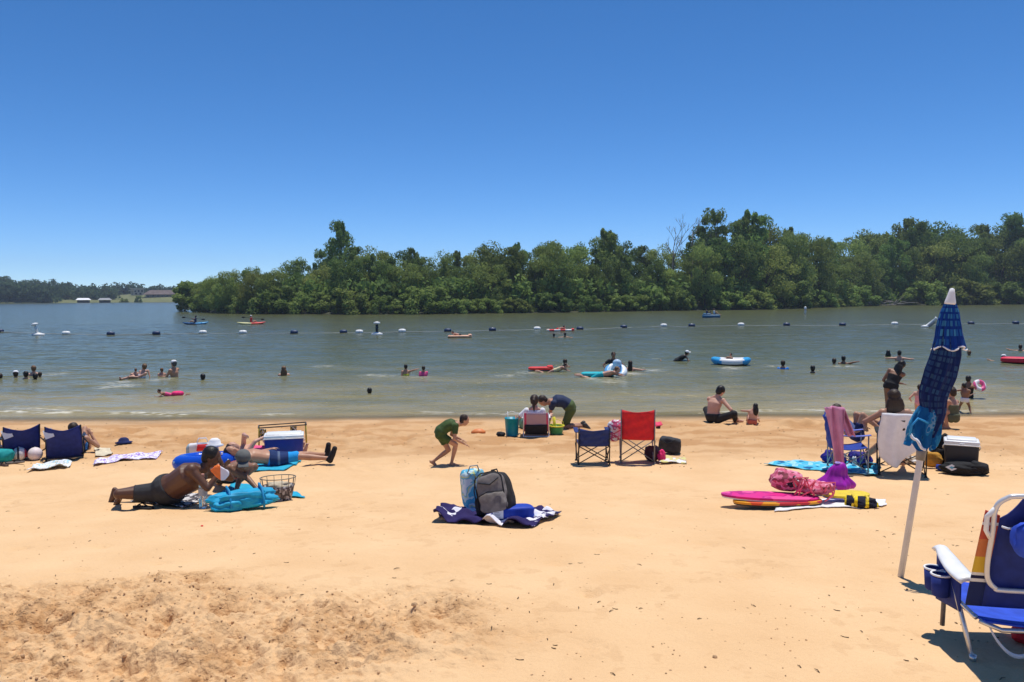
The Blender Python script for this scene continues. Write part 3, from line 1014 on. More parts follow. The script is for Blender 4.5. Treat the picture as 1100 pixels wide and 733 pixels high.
o = tree('bank_shrub', 'pale low bush at the far waterline between shed and round bush', 'shrub', 'shrub', (p.x, p.y, .1), 2.8, 1.3, 2, 1)
# ================================================================== PEOPLE BUILDER
PENDING = []
def fuse(mb, name, mats, parent, vox, smooth=3, extra=None):
    """one continuous skin over overlapping volumes"""
    o = mb.build(name, mats, parent)
    r = o.modifiers.new('fuse', 'REMESH'); r.mode = 'VOXEL'; r.voxel_size = vox; r.use_smooth_shade = True
    if smooth:
        q = o.modifiers.new('soft', 'SMOOTH'); q.factor = .5; q.iterations = smooth
    PENDING.append((o, extra))
    return o
def finish_fused():
    dg = bpy.context.evaluated_depsgraph_get()
    dg.update()
    new = []
    for o, ex in PENDING:
        me = bpy.data.meshes.new_from_object(o.evaluated_get(dg))
        new.append(me)
    for (o, ex), me in zip(PENDING, new):
        old = o.data
        o.modifiers.clear()
        me.name = old.name
        o.data = me
        if len(me.materials) == 0:
            for m in old.materials: me.materials.append(m)
        if ex:
            bm = bmesh.new(); bm.from_mesh(me)
            t = ex.bm; tm = bpy.data.meshes.new('t'); t.to_mesh(tm); t.free()
            bm.from_mesh(tm)
            bpy.data.meshes.remove(tm)
            bm.to_mesh(me); bm.free()
            me.materials.clear()
            for m in old.materials: me.materials.append(m)
    PENDING.clear()

def ik(a, b, l1, l2, pole):
    a = V(a); b = V(b); d = b - a
    L = d.length
    if L > (l1 + l2) * .999:
        b = a + d.normalized() * (l1 + l2) * .999; d = b - a; L = d.length
    u = d.normalized()
    x = (l1 * l1 - l2 * l2 + L * L) / (2 * L)
    h = math.sqrt(max(0, l1 * l1 - x * x))
    p = V(pole) - u * V(pole).dot(u)
    if p.length < 1e-6: p = u.orthogonal()
    return a + u * x + p.normalized() * h, b

def torso_pts(pel, mid, chest):
    P = []
    for t in [0, .2, .4, .6, .8, 1.0]:
        P.append(pel * (1 - t) ** 2 + mid * 2 * t * (1 - t) + chest * t * t)
    return P
def loft_ring(mb, pts, side, A, B, seg=16):
    n = len(pts); vs = []; fs = []
    for i, p in enumerate(pts):
        t = (pts[min(i + 1, n - 1)] - pts[max(i - 1, 0)]).normalized()
        a = (side - t * side.dot(t)).normalized(); b = t.cross(a)
        for k in range(seg):
            th = 2 * math.pi * k / seg
            vs.append(p + a * math.cos(th) * A[i] + b * math.sin(th) * B[i])
    for i in range(n - 1):
        for k in range(seg):
            k2 = (k + 1) % seg
            fs.append((i * seg + k, i * seg + k2, (i + 1) * seg + k2, (i + 1) * seg + k))
    fs.append(tuple(range(seg - 1, -1, -1))); fs.append(tuple((n - 1) * seg + k for k in range(seg)))
    mb._fin(vs, fs)

def basis(x, y, z):
    return Matrix((x, y, z)).transposed()

def person(label, loc, rz, s, pel, chest, front, head=None, face=None, wl=None, wr=None, al=None, ar=None,
           ep=None, epr=None, kp=None, kpr=None, mid=None, skin=None, hair=H_BLACK, style='short', clothes=(), vox=.012, fat=1.0,
           group=None, legs=True, hands=True, footl=None, footr=None, arms=True):
    """pose given in body units (adult metres) multiplied by s; l/r are the figure's picture left/right"""
    skin = skin or SK_TAN
    root = thing('person', label, 'person', loc, rz, group)
    S = lambda v: V(v) * s
    pel = S(pel); chest = S(chest)
    up = (chest - pel).normalized()
    mid = S(mid) if mid is not None else (pel + chest) / 2
    f = V(front); f = (f - up * f.dot(up)).normalized()
    side = f.cross(up).normalized()
    if side.x < -0.001 and abs(side.x) > .25: pass
    neck = chest + up * .05 * s
    head = S(head) if head is not None else neck + up * .16 * s
    hv = head - chest
    if hv.length > .215 * s: head = chest + hv.normalized() * .215 * s
    fc = V(face).normalized() if face is not None else f
    hu = (head - neck).normalized()
    hu = (hu - fc * hu.dot(fc))
    hu = hu.normalized() if hu.length > .15 else (V((0, 0, 1)) - fc * fc.z).normalized()
    hs_ = fc.cross(hu).normalized()
    HB = basis(hs_, fc, hu)
    shr = chest + side * .165 * s; shl = chest - side * .165 * s
    hpr = pel + side * .085 * s - up * .02 * s; hpl = pel - side * .085 * s - up * .02 * s
    # wl belongs to -side shoulder, wr to +side shoulder
    UA, FA, TH, CA = .29 * s, .25 * s, .42 * s, .42 * s
    wl = S(wl) if wl is not None else shl - up * .5 * s
    wr = S(wr) if wr is not None else shr - up * .5 * s
    ep = V(ep) if ep is not None else -f - side * .5
    epr = V(epr) if epr is not None else V(ep)
    ell_, wl = ik(shl, wl, UA, FA, ep); elr, wr = ik(shr, wr, UA, FA, epr)
    if legs:
        al = S(al) if al is not None else hpl - up * .82 * s
        ar = S(ar) if ar is not None else hpr - up * .82 * s
        kp = V(kp) if kp is not None else f
        kpr = V(kpr) if kpr is not None else V(kp)
        knl, al = ik(hpl, al, TH, CA, kp); knr, ar = ik(hpr, ar, TH, CA, kpr)
    mb = MB()
    tp = torso_pts(pel - up * .06 * s, mid, chest)
    A = [.13, .165, .142, .150, .170, .135]; B = [.09, .118, .102, .112, .115, .08]
    A = [a * s * (1 + (fat - 1) * .8) for a in A]; B = [b * s * fat for b in B]
    A[5] = .135 * s
    loft_ring(mb, tp, side, A, B)
    mb.ell(chest - up * .02 * s, (.185 * s, .088 * s, .072 * s), basis(side, f, up))
    nb = chest - up * .0 * s
    mb.cap(nb, head - hu * .06 * s, .070 * s, .056 * s)
    mb.tube([chest + up * .02 * s - side * .12 * s, chest + up * .075 * s, chest + up * .02 * s + side * .12 * s], [.040 * s, .058 * s, .040 * s], 10)
    mb.ell(head + hu * .02 * s, (.080 * s, .099 * s, .104 * s), HB, 16, 12)
    mb.ell(head - hu * .055 * s + fc * .022 * s, (.056 * s, .068 * s, .062 * s), HB)
    mb.ell(head - hu * .018 * s + fc * .095 * s, (.014 * s, .020 * s, .024 * s), HB, 8, 6)
    for q in (-1, 1):
        mb.ell(head + hs_ * .077 * s * q - hu * .008 * s, (.010 * s, .018 * s, .030 * s), HB, 8, 6)
    limbs = []
    if arms:
        for sh, el, w in ((shl, ell_, wl), (shr, elr, wr)):
            mb.ell(sh, .060 * s * (fat ** .5)); mb.cap(sh, el, .052 * s * (fat ** .5), .040 * s); mb.cap(el, w, .040 * s, .027 * s)
            d = (w - el).normalized()
            n_ = d.cross(side); n_ = n_.normalized() if n_.length > .2 else d.orthogonal().normalized()
            lat = d.cross(n_)
            pc = w + d * .055 * s
            mb.ell(pc, (.036 * s, .018 * s, .050 * s), basis(lat, n_, d), 10, 8)
            if hands:
                for k, (L, sp) in enumerate(((.070, -.030), (.082, -.010), (.076, .011), (.058, .031))):
                    a = w + d * .085 * s + lat * sp * .9 * s
                    dd = (d + lat * sp * 6 + n_ * .15).normalized()
                    b = a + dd * L * .55 * s
                    c_ = b + (dd + n_ * .55).normalized() * L * .5 * s
                    mb.tube([a, b, c_], [.0095 * s, .0088 * s, .0075 * s], 6)
                a = w + d * .03 * s - lat * .032 * s
                b = a + (d * .6 - lat * .8 + n_ * .2).normalized() * .035 * s
                mb.tube([a, b, b + (d * .9 - lat * .2 + n_ * .4).normalized() * .03 * s], [.012 * s, .011 * s, .009 * s], 6)
    if legs:
        for i, (hp, kn, an) in enumerate(((hpl, knl, al), (hpr, knr, ar))):
            mb.cap(hp, kn, .088 * s * (fat ** .5), .056 * s)
            cd = (kn - hp).cross(an - kn); 
            mb.tube([kn, kn.lerp(an, .3), kn.lerp(an, .7), an], [.052 * s, .056 * s, .040 * s, .034 * s], 10)
            mb.ell(kn, .054 * s); mb.ell(an, .036 * s)
            sd_ = (an - kn).normalized()
            ft = (footl, footr)[i]
            if ft is None:
                ft = f - sd_ * f.dot(sd_)
                ft = ft.normalized() if ft.length > .2 else V((0, 0, 1))
            ft = V(ft).normalized()
            heel = an + sd_ * .045 * s - ft * .03 * s
            toe = an + sd_ * .055 * s + ft * .155 * s
            mb.tube([heel, heel.lerp(toe, .5) - sd_ * .012 * s, toe], [.034 * s, .040 * s, .026 * s], 8)
            mb.ell(heel, .034 * s); mb.ell(toe, (.036 * s, .036 * s, .022 * s))
    ex = MB(); ex.mi = 1
    for q in (-1, 1):
        ex.ell(head + hu * .015 * s + fc * .088 * s + hs_ * .031 * s * q, (.013 * s, .008 * s, .008 * s), HB, 8, 6)
        ex.ell(head + hu * .036 * s + fc * .088 * s + hs_ * .032 * s * q, (.019 * s, .006 * s, .004 * s), HB, 8, 6)
    ex.mi = 2
    ex.ell(head - hu * .058 * s + fc * .084 * s, (.024 * s, .008 * s, .007 * s), HB, 8, 6)
    body = fuse(mb, 'body', [skin, EYE, LIP], root, vox, 3, ex)
    # ---- hair
    hb = MB()
    hb.ell(head + hu * .036 * s - fc * .020 * s, (.094 * s, .104 * s, .098 * s), HB, 16, 12)
    hb.ell(head - hu * .015 * s - fc * .042 * s, (.085 * s, .070 * s, .082 * s), HB, 14, 10)
    back = -fc
    if style == 'messy' or vox <= .014:
        rr = random.Random(int(loc[0] * 97))
        for k in range(16 if style == 'messy' else 11):
            th = rr.uniform(0, 6.28); e = rr.uniform(.2, 1.4)
            d = hs_ * math.cos(th) * math.cos(e) + fc * math.sin(th) * math.cos(e) * .8 + hu * math.sin(e)
            hb.ell(head + hu * .03 * s - fc * .022 * s + d * (.085 if style == 'messy' else .078) * s, (.026 if style == 'messy' else .029) * s, None, 8, 6)
    if style in ('long', 'longwide'):
        wd = 1.35 if style == 'longwide' else 1.0
        down = -up * .6 + V((0, 0, -1)) * .4
        a = head + back * .055 * s
        pts = [a + hu * .05 * s, a + back * .02 * s + down * .03 * s, a + back * .035 * s + down * .12 * s, a + back * .035 * s + down * .22 * s, a + back * .03 * s + down * .31 * s, a + back * .02 * s + down * .37 * s]
        loft_ring(hb, pts, hs_, [.050 * s, .080 * s * wd, .095 * s * wd, .088 * s * wd, .062 * s * wd, .02 * s * wd], [.04 * s, .055 * s, .050 * s, .042 * s, .03 * s, .012 * s])
    if style == 'pony':
        a = head + back * .10 * s + hu * .05 * s
        hb.ell(a, .034 * s)
        hb.tube([a, a + back * .05 * s - hu * .04 * s, a + back * .05 * s - hu * .16 * s, a + back * .035 * s - hu * .28 * s], [.030 * s, .036 * s, .032 * s, .012 * s], 8)
    if style == 'bun':
        hb.ell(head + hu * .11 * s - fc * .05 * s, .042 * s)
    if style != 'bald':
        fuse(hb, 'hair', hair, root, max(vox, .010), 1)
    # ---- clothes
    SG = 16
    for cl in clothes:
        kind, m = cl[0], cl[1]
        cb = MB()
        if kind in ('shorts', 'trunks', 'pants', 'brief'):
            i0 = .012 * s
            loft_ring(cb, [tp[0] - up * .03 * s, tp[0], tp[1], tp[1].lerp(tp[2], .55)], side, [(a + .020 * s) for a in (.10 * s, A[0], A[1], (A[1] + A[2]) / 2)], [(b + .018 * s) for b in (.07 * s, B[0], B[1], (B[1] + B[2]) / 2)])
            fr = {'shorts': .62, 'trunks': .88, 'pants': 1.0, 'brief': .12}[kind]
            if legs:
                for hp, kn, an in ((hpl, knl, al), (hpr, knr, ar)):
                    r0 = .088 * s * (fat ** .5)
                    e = hp.lerp(kn, fr)
                    cb.ell(hp, r0 + .012 * s)
                    cb.tube([hp, e], [r0 + .014 * s, (r0 * (1 - fr) + .056 * s * fr) + .016 * s], 14)
                    if kind == 'pants':
                        cb.ell(kn, .078 * s)
                        cb.tube([kn, kn.lerp(an, .93)], [.076 * s, .056 * s], 12)
        elif kind in ('shirt', 'wetsuit', 'suit', 'bra'):
            if kind == 'suit' or kind == 'bra':
                hi = 5 if kind == 'suit' else 5
                lo = 0 if kind == 'suit' else 3
                pts = tp[lo:hi]
                loft_ring(cb, pts, side, [a + .010 * s for a in A[lo:hi]], [b + .010 * s for b in B[lo:hi]])
            else:
                loft_ring(cb, tp + [chest + up * .035 * s], side, [a + .016 * s for a in A] + [.085 * s], [b + .016 * s for b in B] + [.07 * s])
                cb.ell(chest - up * .01 * s, (.185 * s, .092 * s, .070 * s), basis(side, f, up))
                for sh, el in ((shl, ell_), (shr, elr)):
                    cb.ell(sh, .072 * s)
                    e = sh.lerp(el, .62)
                    cb.tube([sh, e], [.070 * s, .062 * s], 12)
        if kind == 'cap':
            cb.lathe(V((0, 0, 0)), [(.096 * s, 0), (.098 * s, .03 * s), (.085 * s, .07 * s), (.05 * s, .095 * s), (.005 * s, .10 * s)], 18, None)
            cb.sm = True
            cb.box((0, .12 * s, .008 * s), (.13 * s, .12 * s, .012 * s), None, .005 * s)
            M4 = Matrix.Translation(head + hu * .045 * s - fc * .005 * s) @ HB.to_4x4()
            bmesh.ops.transform(cb.bm, matrix=M4, verts=cb.bm.verts[:])
            cb.build('cap', m, root)
            continue
        if kind == 'shoes':
            for i, (kn, an) in enumerate(((knl, al), (knr, ar))):
                sd_ = (an - kn).normalized()
                ft = (footl, footr)[i]
                ft = V(ft).normalized() if ft is not None else (f - sd_ * f.dot(sd_)).normalized()
                sb = MB()
                heel = an + sd_ * .045 * s - ft * .03 * s; toe = an + sd_ * .055 * s + ft * .17 * s
                sb.tube([an - sd_ * .02 * s, heel], [.045 * s, .048 * s], 10); sb.ell(heel, .050 * s)
                sb.tube([heel, heel.lerp(toe, .5), toe], [.048 * s, .052 * s, .042 * s], 10); sb.ell(toe, .044 * s)
                fuse(sb, 'shoe', m, root, max(vox, .01), 2)
            continue
        fuse(cb, {'shorts': 'shorts', 'trunks': 'swim_trunks', 'pants': 'trousers', 'brief': 'swim_bottoms', 'shirt': 'shirt', 'wetsuit': 'shirt', 'suit': 'swimsuit', 'bra': 'swim_top'}[kind], m, root, max(vox, .010), 2)
    return root

def wader(label, px, py, e, skin=SK_TAN, hair=H_BLACK, style='short', clothes=(), face=(0, 1, 0), s=1.0, arms='down', lean=(0, 0), group='bathers in the lake', dx=0):
    """someone standing or sitting in the water, top of the head e metres above it"""
    p = Wp(px, py)
    hd = e / s - .118
    ch = V((lean[0], lean[1], hd - .24))
    pe = ch + V((-lean[0], -lean[1], -.47))
    kw = {}
    if arms == 'out': kw = dict(wl=ch + V((-.55, .1, -.02)), wr=ch + V((.55, .1, -.02)))
    elif arms == 'right': kw = dict(wr=ch + V((.58, .1, .10)))
    elif arms == 'left': kw = dict(wl=ch + V((-.58, .1, .10)))
    elif arms == 'fwd': kw = dict(wl=ch + V((-.15, .5, -.1)), wr=ch + V((.15, .5, -.1)))
    f = V((face[0], face[1], 0))
    return person(label, (p.x, p.y, 0), facing(p), s, pe, ch, (0, 1, 0) if f.y > -.3 else (0, -1, 0), head=(lean[0], lean[1], hd), face=face, skin=skin, hair=hair, style=style, clothes=clothes, vox=.02, group=group, legs=False, hands=False, **kw)
# ================================================================== THINGS ON THE SAND
def frame(px, py):
    p = G(px, py)
    return p, facing(p), ppm(p)
def cloth_patch(name, label, cat, corners, mat_, amp=.03, group=None, th=.007, seed=0, n=26, lift=.012, fold=3.0, wob=.10, rng_edge=True):
    """a towel or sheet lying on the sand, corners given as photo pixels (near-left, near-right, far-right, far-left)"""
    P = [G(*c) for c in corners]
    c = sum(P, V((0, 0, 0))) / 4
    c.z = hgt(c.x, c.y)
    def fn(u, v):
        a = P[0].lerp(P[1], u).lerp(P[3].lerp(P[2], u), v)
        w = wob * ((P[1] - P[0]).length + (P[3] - P[0]).length) * .5
        e = float(vn(u * 3.1 + seed, v * 3.3, 5)) - .5; e2 = float(vn(u * 3.3, v * 2.7 + seed, 8)) - .5
        x = a.x + e * w; y = a.y + e2 * w
        k = abs(float(fbm(x * fold + seed, y * fold * 1.3, 3, 3)) - .5) * 2
        z = hgt(x, y) + lift + amp * k * 1.4
        return (x - c.x, y - c.y, z - c.z)
    mb = MB(); mb.sheet(fn, n, n, th)
    o = mb.build(name, mat_, None, c)
    return tag(o, label, cat, group)

# ------------------------------------------------ camp chairs
def sling_back(mb, w, z0, z1, y0, y1, sag=.04, n=10):
    def fn(u, v):
        x = (u - .5) * w
        z = z0 + (z1 - z0) * v - (1 - abs(2 * u - 1) ** 2) * .035 * v
        y = y0 + (y1 - y0) * v + sag * (1 - (2 * u - 1) ** 2) * (-1 if True else 1) + .016 * math.sin(u * 13 + v * 6) * v + .010 * math.sin(u * 7 - v * 17)
        return (x, y, z)
    mb.sheet(fn, n, n, .008)
def camp_chair(label, loc, rz, fabric, frame_m, w=.52, zs=.42, hb=.90, d=.46, arm_m=None, s=1.0, cat='chair', parts_arm=True, group='folding camp chairs'):
    """quad folding chair; faces +y, so the camera sees its back"""
    t = thing('camp_chair', label, cat, loc, rz, group, s)
    h = w / 2
    za = min(zs + .20, hb - .06)
    mb = MB()
    sling_back(mb, w - .02, zs - .02, hb, -.02, -.08)
    mb.build('backrest', fabric, t)
    mb = MB()
    mb.sheet(lambda u, v: ((u - .5) * (w - .02), v * d - .01, zs - .05 * math.sin(math.pi * v) * (1 - .3 * abs(2 * u - 1)) + .015 * v), 10, 10, .01)
    mb.build('seat', fabric, t)
    # front edge valance of the seat seen below the back
    for q in (-1, 1):
        mb = MB(); mb.tube([(q * h, -.02, .0), (q * h, -.03, zs), (q * h, -.08, hb + .01)], .0105, 8); mb.lathe((q * h, -.02, 0), [(.02, 0), (.022, .012), (.014, .03)], 10)
        mb.build('leg', frame_m, t)
        mb = MB(); mb.tube([(q * h, d, 0), (q * h, d, za)], .0105, 8); mb.lathe((q * h, d, 0), [(.02, 0), (.022, .012), (.014, .03)], 10)
        mb.build('leg', frame_m, t)
    for y in (-.02, d):
        for q in (-1, 1):
            mb = MB(); mb.tube([(q * h, y + q * .012, .04), (-q * h, y + q * .012, zs - .02)], .009, 7); mb.build('cross_brace', frame_m, t)
    for x in (-h, h):
        for q in (-1, 1):
            mb = MB(); mb.tube([(x + q * .012, d / 2 + q * d / 2, .04), (x + q * .012, d / 2 - q * d / 2, zs - .04)], .009, 7); mb.build('cross_brace', frame_m, t)
    if parts_arm:
        for q in (-1, 1):
            mb = MB()
            mb.sheet(lambda u, v: (q * (h + .01 + (u - .5) * .075), -.05 + v * (d + .08), za + .012 - .025 * math.sin(math.pi * v)), 4, 8, .012)
            mb.build('armrest', arm_m or fabric, t)
    return t

STEEL_L = mat('light_steel', (.34, .34, .35), .4, .1, metal=.5)
p, rz, k = frame(685, 498)
red = camp_chair('red folding camp chair with tall back, seen from behind', p, rz + .05, RED_CL, GREY_FR, w=.54, zs=.42, hb=.90, s=1.0, arm_m=mat('pink_arm', (.70, .06, .12), .8))
mb = MB(); mb.lathe((.36, .40, .52), [(.035, 0), (.045, .09), (.048, .10)], 14); mb.build('cup_holder', BLACK_CL, red)
mb = MB(); mb.sheet(lambda u, v: (.27 + .14 * u, .10 + .34 * v, .635 - .02 * math.sin(3 * u)), 6, 6, .012); mb.build('arm_flap', mat('pink_arm', (.70, .06, .12), .8), red)
# hoodie / towel over its left arm
p2, rz2, k2 = frame(662, 497)
mb = MB()
mb.soft((0, 0, .60), (.24, .20, .20), None, .07, 2.6, 8, 3)
mb.soft((-.02, .02, .48), (.21, .16, .30), None, .08, 2.6, 8, 5)
o = mb.build('towel', pattern('white_pink_towel', 'blobs', [(.75, .74, .78), (.55, .10, .20), (.80, .80, .82)], 9, pos=[0, .46, .56]), None, (p2.x, p2.y + .15, p2.z), rz2)
tag(o, 'white and dark-pink towel bundled over the left arm of the red camp chair', 'towel')
p, rz, k = frame(638, 500)
camp_chair('small navy folding chair with a low back, left of the red chair', p, rz + .12, mat('navy_sling', (.018, .035, .15), .75, .2, bump=.3), STEEL_D, w=.50, zs=.34, hb=.62, d=.40, s=1.0)

# ------------------------------------------------ low beach chairs (back to camera)
def low_chair(label, loc, rz, fabric, frame_m, w=.58, hb=.62, lean=.22, tag_side=True, lower=None, horn=.05, group='low folding beach chairs', seat_m=None, zb=.10):
    t = thing('beach_chair', label, 'beach chair', loc, rz, group)
    h = w / 2
    mb = MB()
    def fn(u, v):
        x = (u - .5) * w * (1 - .06 * v)
        z = zb + (hb - zb) * v - (1 - abs(2 * u - 1) ** 1.6) * horn * v
        return (x, -lean * v - .035 * (1 - (2 * u - 1) ** 2) + .008 * math.sin(9 * u + 5 * v), z)
    mb.sheet(fn, 12, 10, .008); mb.build('backrest', fabric, t)
    mb = MB(); mb.sheet(lambda u, v: ((u - .5) * w, .02 + v * .45, .16 - .04 * math.sin(math.pi * v) + .05 * v), 8, 8, .008); mb.build('seat', seat_m or fabric, t)
    if lower:
        mb = MB(); mb.sheet(lambda u, v: ((u - .5) * (w - .06), -.03 - .05 * v - .03 * math.sin(math.pi * u), .05 + v * .20), 8, 4, .01); mb.build('lower_panel', lower, t)
    for q in (-1, 1):
        mb = MB(); mb.tube([(q * h, .02, .03), (q * h * .96, -lean, hb)], .012, 8); mb.build('back_frame', frame_m, t)
        mb = MB(); mb.tube([(q * h, -.10, .012), (q * h, .15, .20), (q * h, .42, .40)], .011, 7); mb.build('leg', frame_m, t)
        mb = MB(); mb.tube([(q * h, .50, .012), (q * h, .40, .20), (q * h, .05, .24)], .011, 7); mb.build('leg', frame_m, t)
        mb = MB(); mb.box((q * (h + .01), .18, .385), (.05, .42, .02), None, .008); mb.build('armrest', frame_m, t)
    mb = MB(); mb.tube([(-h, -.10, .012), (h, -.10, .012)], .011, 7); mb.build('foot_bar', frame_m, t)
    return t
NAVY2 = mat('navy_chair_fabric', (.016, .028, .16), .75, .2, bump=.3)
SEAT_RZ = .0
for (px, py, lab, dz) in ((23, 493, 'navy low beach chair with a white patch on its left corner, leftmost on the beach', .12), (70, 493, 'navy low beach chair that someone sits in, second from the left edge', -.08)):
    p, rz, k = frame(px, py)
    t = low_chair(lab, p, rz + dz, NAVY2, BLACK_PL, w=.56, hb=.62, lean=.20, zb=.035, horn=.08)
    mb = MB(); mb.sm = False; R = Matrix.Rotation(rad(-18), 3, 'Y') @ Matrix.Rotation(rad(-20), 3, 'X')
    mb.box((-.22, -.190, .50), (.14, .006, .16), R); mb.build('care_patch', WHITE_CL, t)
    mb = MB(); mb.tube([(.26, -.02, .08), (.36, -.10, .16), (.38, -.06, .26), (.30, -.02, .36)], .012, 6); mb.build('carry_strap', BLACK_CL, t)
cloth_patch('towel', 'light blue towel corner at the very bottom left corner of the photo', 'towel', [(-30, 752), (3, 748), (2, 727), (-30, 722)], mat('sky_towel', (.12, .40, .62), .9), .02, 'towels on the sand', seed=91)
# sitter in the second navy chair
p, rz, k = frame(70, 491)
person('person sitting in the second navy beach chair, only brown hair and one side showing', p + V((.02, .20, 0)), rz, .95, (.08, .16, .10), (.08, .10, .27), (0, 1, 0), head=(.04, .08, .47), face=(0, 1, -.1), wl=(-.3, .3, .3), wr=(.34, .25, .30), al=(-.15, .75, .05), ar=(.30, .62, .05), kp=(0, .1, 1), skin=SK_TAN, hair=H_BROWN, clothes=(('shorts', mat('blue_print', (.05, .22, .6), .8, .5, scale=30)),), vox=.014, group='people on the sand')
# things left of and before these chairs
p, rz, k = frame(2, 497)
mb = MB(); mb.soft((0, 0, .12), (.36, .26, .24), None, .04, 2.6, 9, 4); o = mb.build('beach_bag', mat('teal_cloth', (.01, .30, .30), .8, .2), None, p, rz); tag(o, 'teal soft bag at the left edge beside the first navy chair', 'bag')
p, rz, k = frame(-2, 482)
mb = MB(); mb.soft((0, 0, .15), (.22, .2, .3), None, .05, 2.5, 8, 9); o = mb.build('backpack', BLACK_CL, None, p + V((0, .3, 0)), rz); tag(o, 'black bag behind the teal bag at the left edge', 'bag')
BALL = pattern('ball_panels', 'stripes', [(.75, .72, .70), (.60, .07, .10), (.75, .72, .70), (.05, .05, .07)], 5.2, stretch=(1, .6, .5), pos=[0, .4, .6, .82], rough=.4)
for i, (px, py, lab) in enumerate(((21, 494.5, 'red, white and black ball, left of two by the navy chairs'), (38, 494, 'pink and white ball, right of two by the navy chairs'))):
    p, rz, k = frame(px, py)
    t = thing('beach_ball', lab, 'ball', p, rz + .6 * i, 'balls by the navy chairs')
    mb = MB(); mb.ell((0, 0, .118), .118, Matrix.Rotation(.7 + i * 1.3, 3, 'X'), 24, 16)
    mb.build('ball_skin', BALL if i == 0 else pattern('ball_panels_pink', 'stripes', [(.80, .68, .66), (.70, .22, .26), (.80, .70, .66)], 5.0, stretch=(.5, 1, .6), rot=(0, 0, .6), pos=[0, .45, .7], rough=.4), t)
    mb = MB(); mb.lathe((0, 0, .233), [(.012, 0), (.012, .006), (.004, .009)], 10); mb.build('valve', WHITE_PL, t)
def sandal(label, px, py, rz, m, s=1.0, flip=False):
    p = G(px, py)
    t = thing('sandal', label, 'sandal', p + V((0, 0, .004)), rz, 'sandals on the sand', s)
    mb = MB()
    out = []
    for a in range(24):
        th = 2 * math.pi * a / 24
        out.append((.045 * math.cos(th) * (1 - .18 * math.sin(th)), .13 * math.sin(th)))
    M = Matrix.Rotation(rad(-90), 4, 'X')
    mb.prism(out, .024, Matrix.Translation((0, 0, .013)) @ M)
    mb.build('sole', m, t)
    mb = MB(); mb.tube([(-.040, -.02, .02), (-.02, .03, .055), (0, .075, .03)], .007, 6); mb.tube([(.040, -.02, .02), (.02, .03, .055), (0, .075, .03)], .007, 6); mb.build('strap', BLACK_CL, t)
BROWN_L = mat('brown_leather', (.07, .035, .022), .6, .2)
sandal('dark brown sandal at the left edge, in front of the balls', 4, 501, .9, BROWN_L, 1.1)
sandal('grey-brown sandal beside the dark one in front of the balls', 16, 499, -1.1, mat('grey_leather', (.16, .13, .11), .7), 1.1)
sandal('dark cap-sized rubber sandal nearest the man with the snack bag', 154, 547, 1.3, BLACK_CL, 1.1)
p, rz, k = frame(133, 478)
mb = MB(); mb.lathe((0, 0, .0), [(.0, .005), (.15, .005), (.16, .02), (.10, .035), (.09, .08), (.05, .11), (.0, .115)], 20, None, 1.0, .8); o = mb.build('sun_hat', NAVY_CL, None, p, rz); tag(o, 'dark navy hat lying alone on the sand right of the navy chairs', 'hat')
PURP_T = pattern('white_violet_print', 'blobs', [(.76, .72, .84), (.32, .18, .55), (.80, .78, .86)], 11, pos=[0, .45, .53])
cloth_patch('towel', 'white towel with violet print spread at an angle behind the man with the snack bag', 'towel', [(97, 500), (165, 494), (176, 486), (112, 492)], PURP_T, .05, 'towels on the sand', seed=3)
cloth_patch('towel', 'crumpled white towel in front of the second navy chair', 'towel', [(30, 507), (72, 504), (79, 499), (40, 499)], pattern('white_multi', 'blobs', [(.78, .80, .84), (.62, .55, .38), (.35, .60, .75), (.8, .8, .78)], 8, pos=[0, .52, .56, .6]), .07, 'towels on the sand', seed=8)
cloth_patch('towel', 'small cream cloth on the sand right of the navy chairs', 'towel', [(103, 491), (121, 490), (120, 483), (100, 484)], mat('cream_cloth', (.66, .58, .42), .9), .06, 'towels on the sand', seed=5)

# ------------------------------------------------ man on his front with a snack bag
p, rz, k = frame(206, 545)
ZZ = pattern('black_white_weave', 'cells', [(.03, .03, .035), (.62, .58, .55), (.12, .10, .10)], 22, stretch=(1, .6, 1))
cloth_patch('towel', 'black and white patterned towel under the man with the snack bag', 'towel', [(140, 541), (200, 547), (225, 534), (160, 528)], ZZ, .04, 'towels on the sand', seed=2)
person('shirtless man in dark shorts lying on his front holding a snack bag to his face', p, rz, 1.0,
       (-.30, .22, .15), (.10, .03, .40), (.45, -.60, -.65), head=(.24, -.02, .58), face=(.85, -.35, -.40),
       wl=(.36, .10, .44), wr=(.33, -.12, .42), ep=(.0, .6, -1), epr=(-.25, -.5, -1), al=(-.84, .82, .07), ar=(-.80, .55, .06), kp=(0, 1, .1), kpr=(0, -.6, .2),
       footl=(-.3, .1, -1), footr=(-.5, .3, -1), skin=SK_DARK, hair=H_BLACK, clothes=(('shorts', mat('charcoal_shorts', (.035, .036, .040), .85, .2)),), vox=.0095, fat=1.5, group='people on the sand')
t = thing('snack_bag', 'crumpled orange and white snack bag in the lying man\'s hands', 'snack bag', p + V((.40, -.14, .38)), rz)
mb = MB(); mb.soft((0, 0, .05), (.12, .045, .19), Matrix.Rotation(rad(-50), 3, 'Y'), .07, 4, 9, 2)
mb.build('foil_pouch', pattern('orange_white_bag', 'stripes', [(.72, .70, .76), (.85, .20, .05)], 1.0, stretch=(1, 0, -1), pos=[0, .5], rough=.35), t)
p3, rz3, k3 = frame(218.5, 546)
t = thing('water_bottle', 'clear plastic water bottle standing in front of the lying man', 'bottle', p3, rz3)
GLASS = mat('clear_plastic', (.80, .84, .86), .08, 0, spec=.6, bump=0, trans=.75)
mb = MB(); mb.lathe((0, 0, 0), [(.045, 0), (.05, .02), (.047, .10), (.05, .13), (.05, .26), (.034, .32), (.018, .36), (.018, .375)], 20); mb.build('bottle_body', GLASS, t)
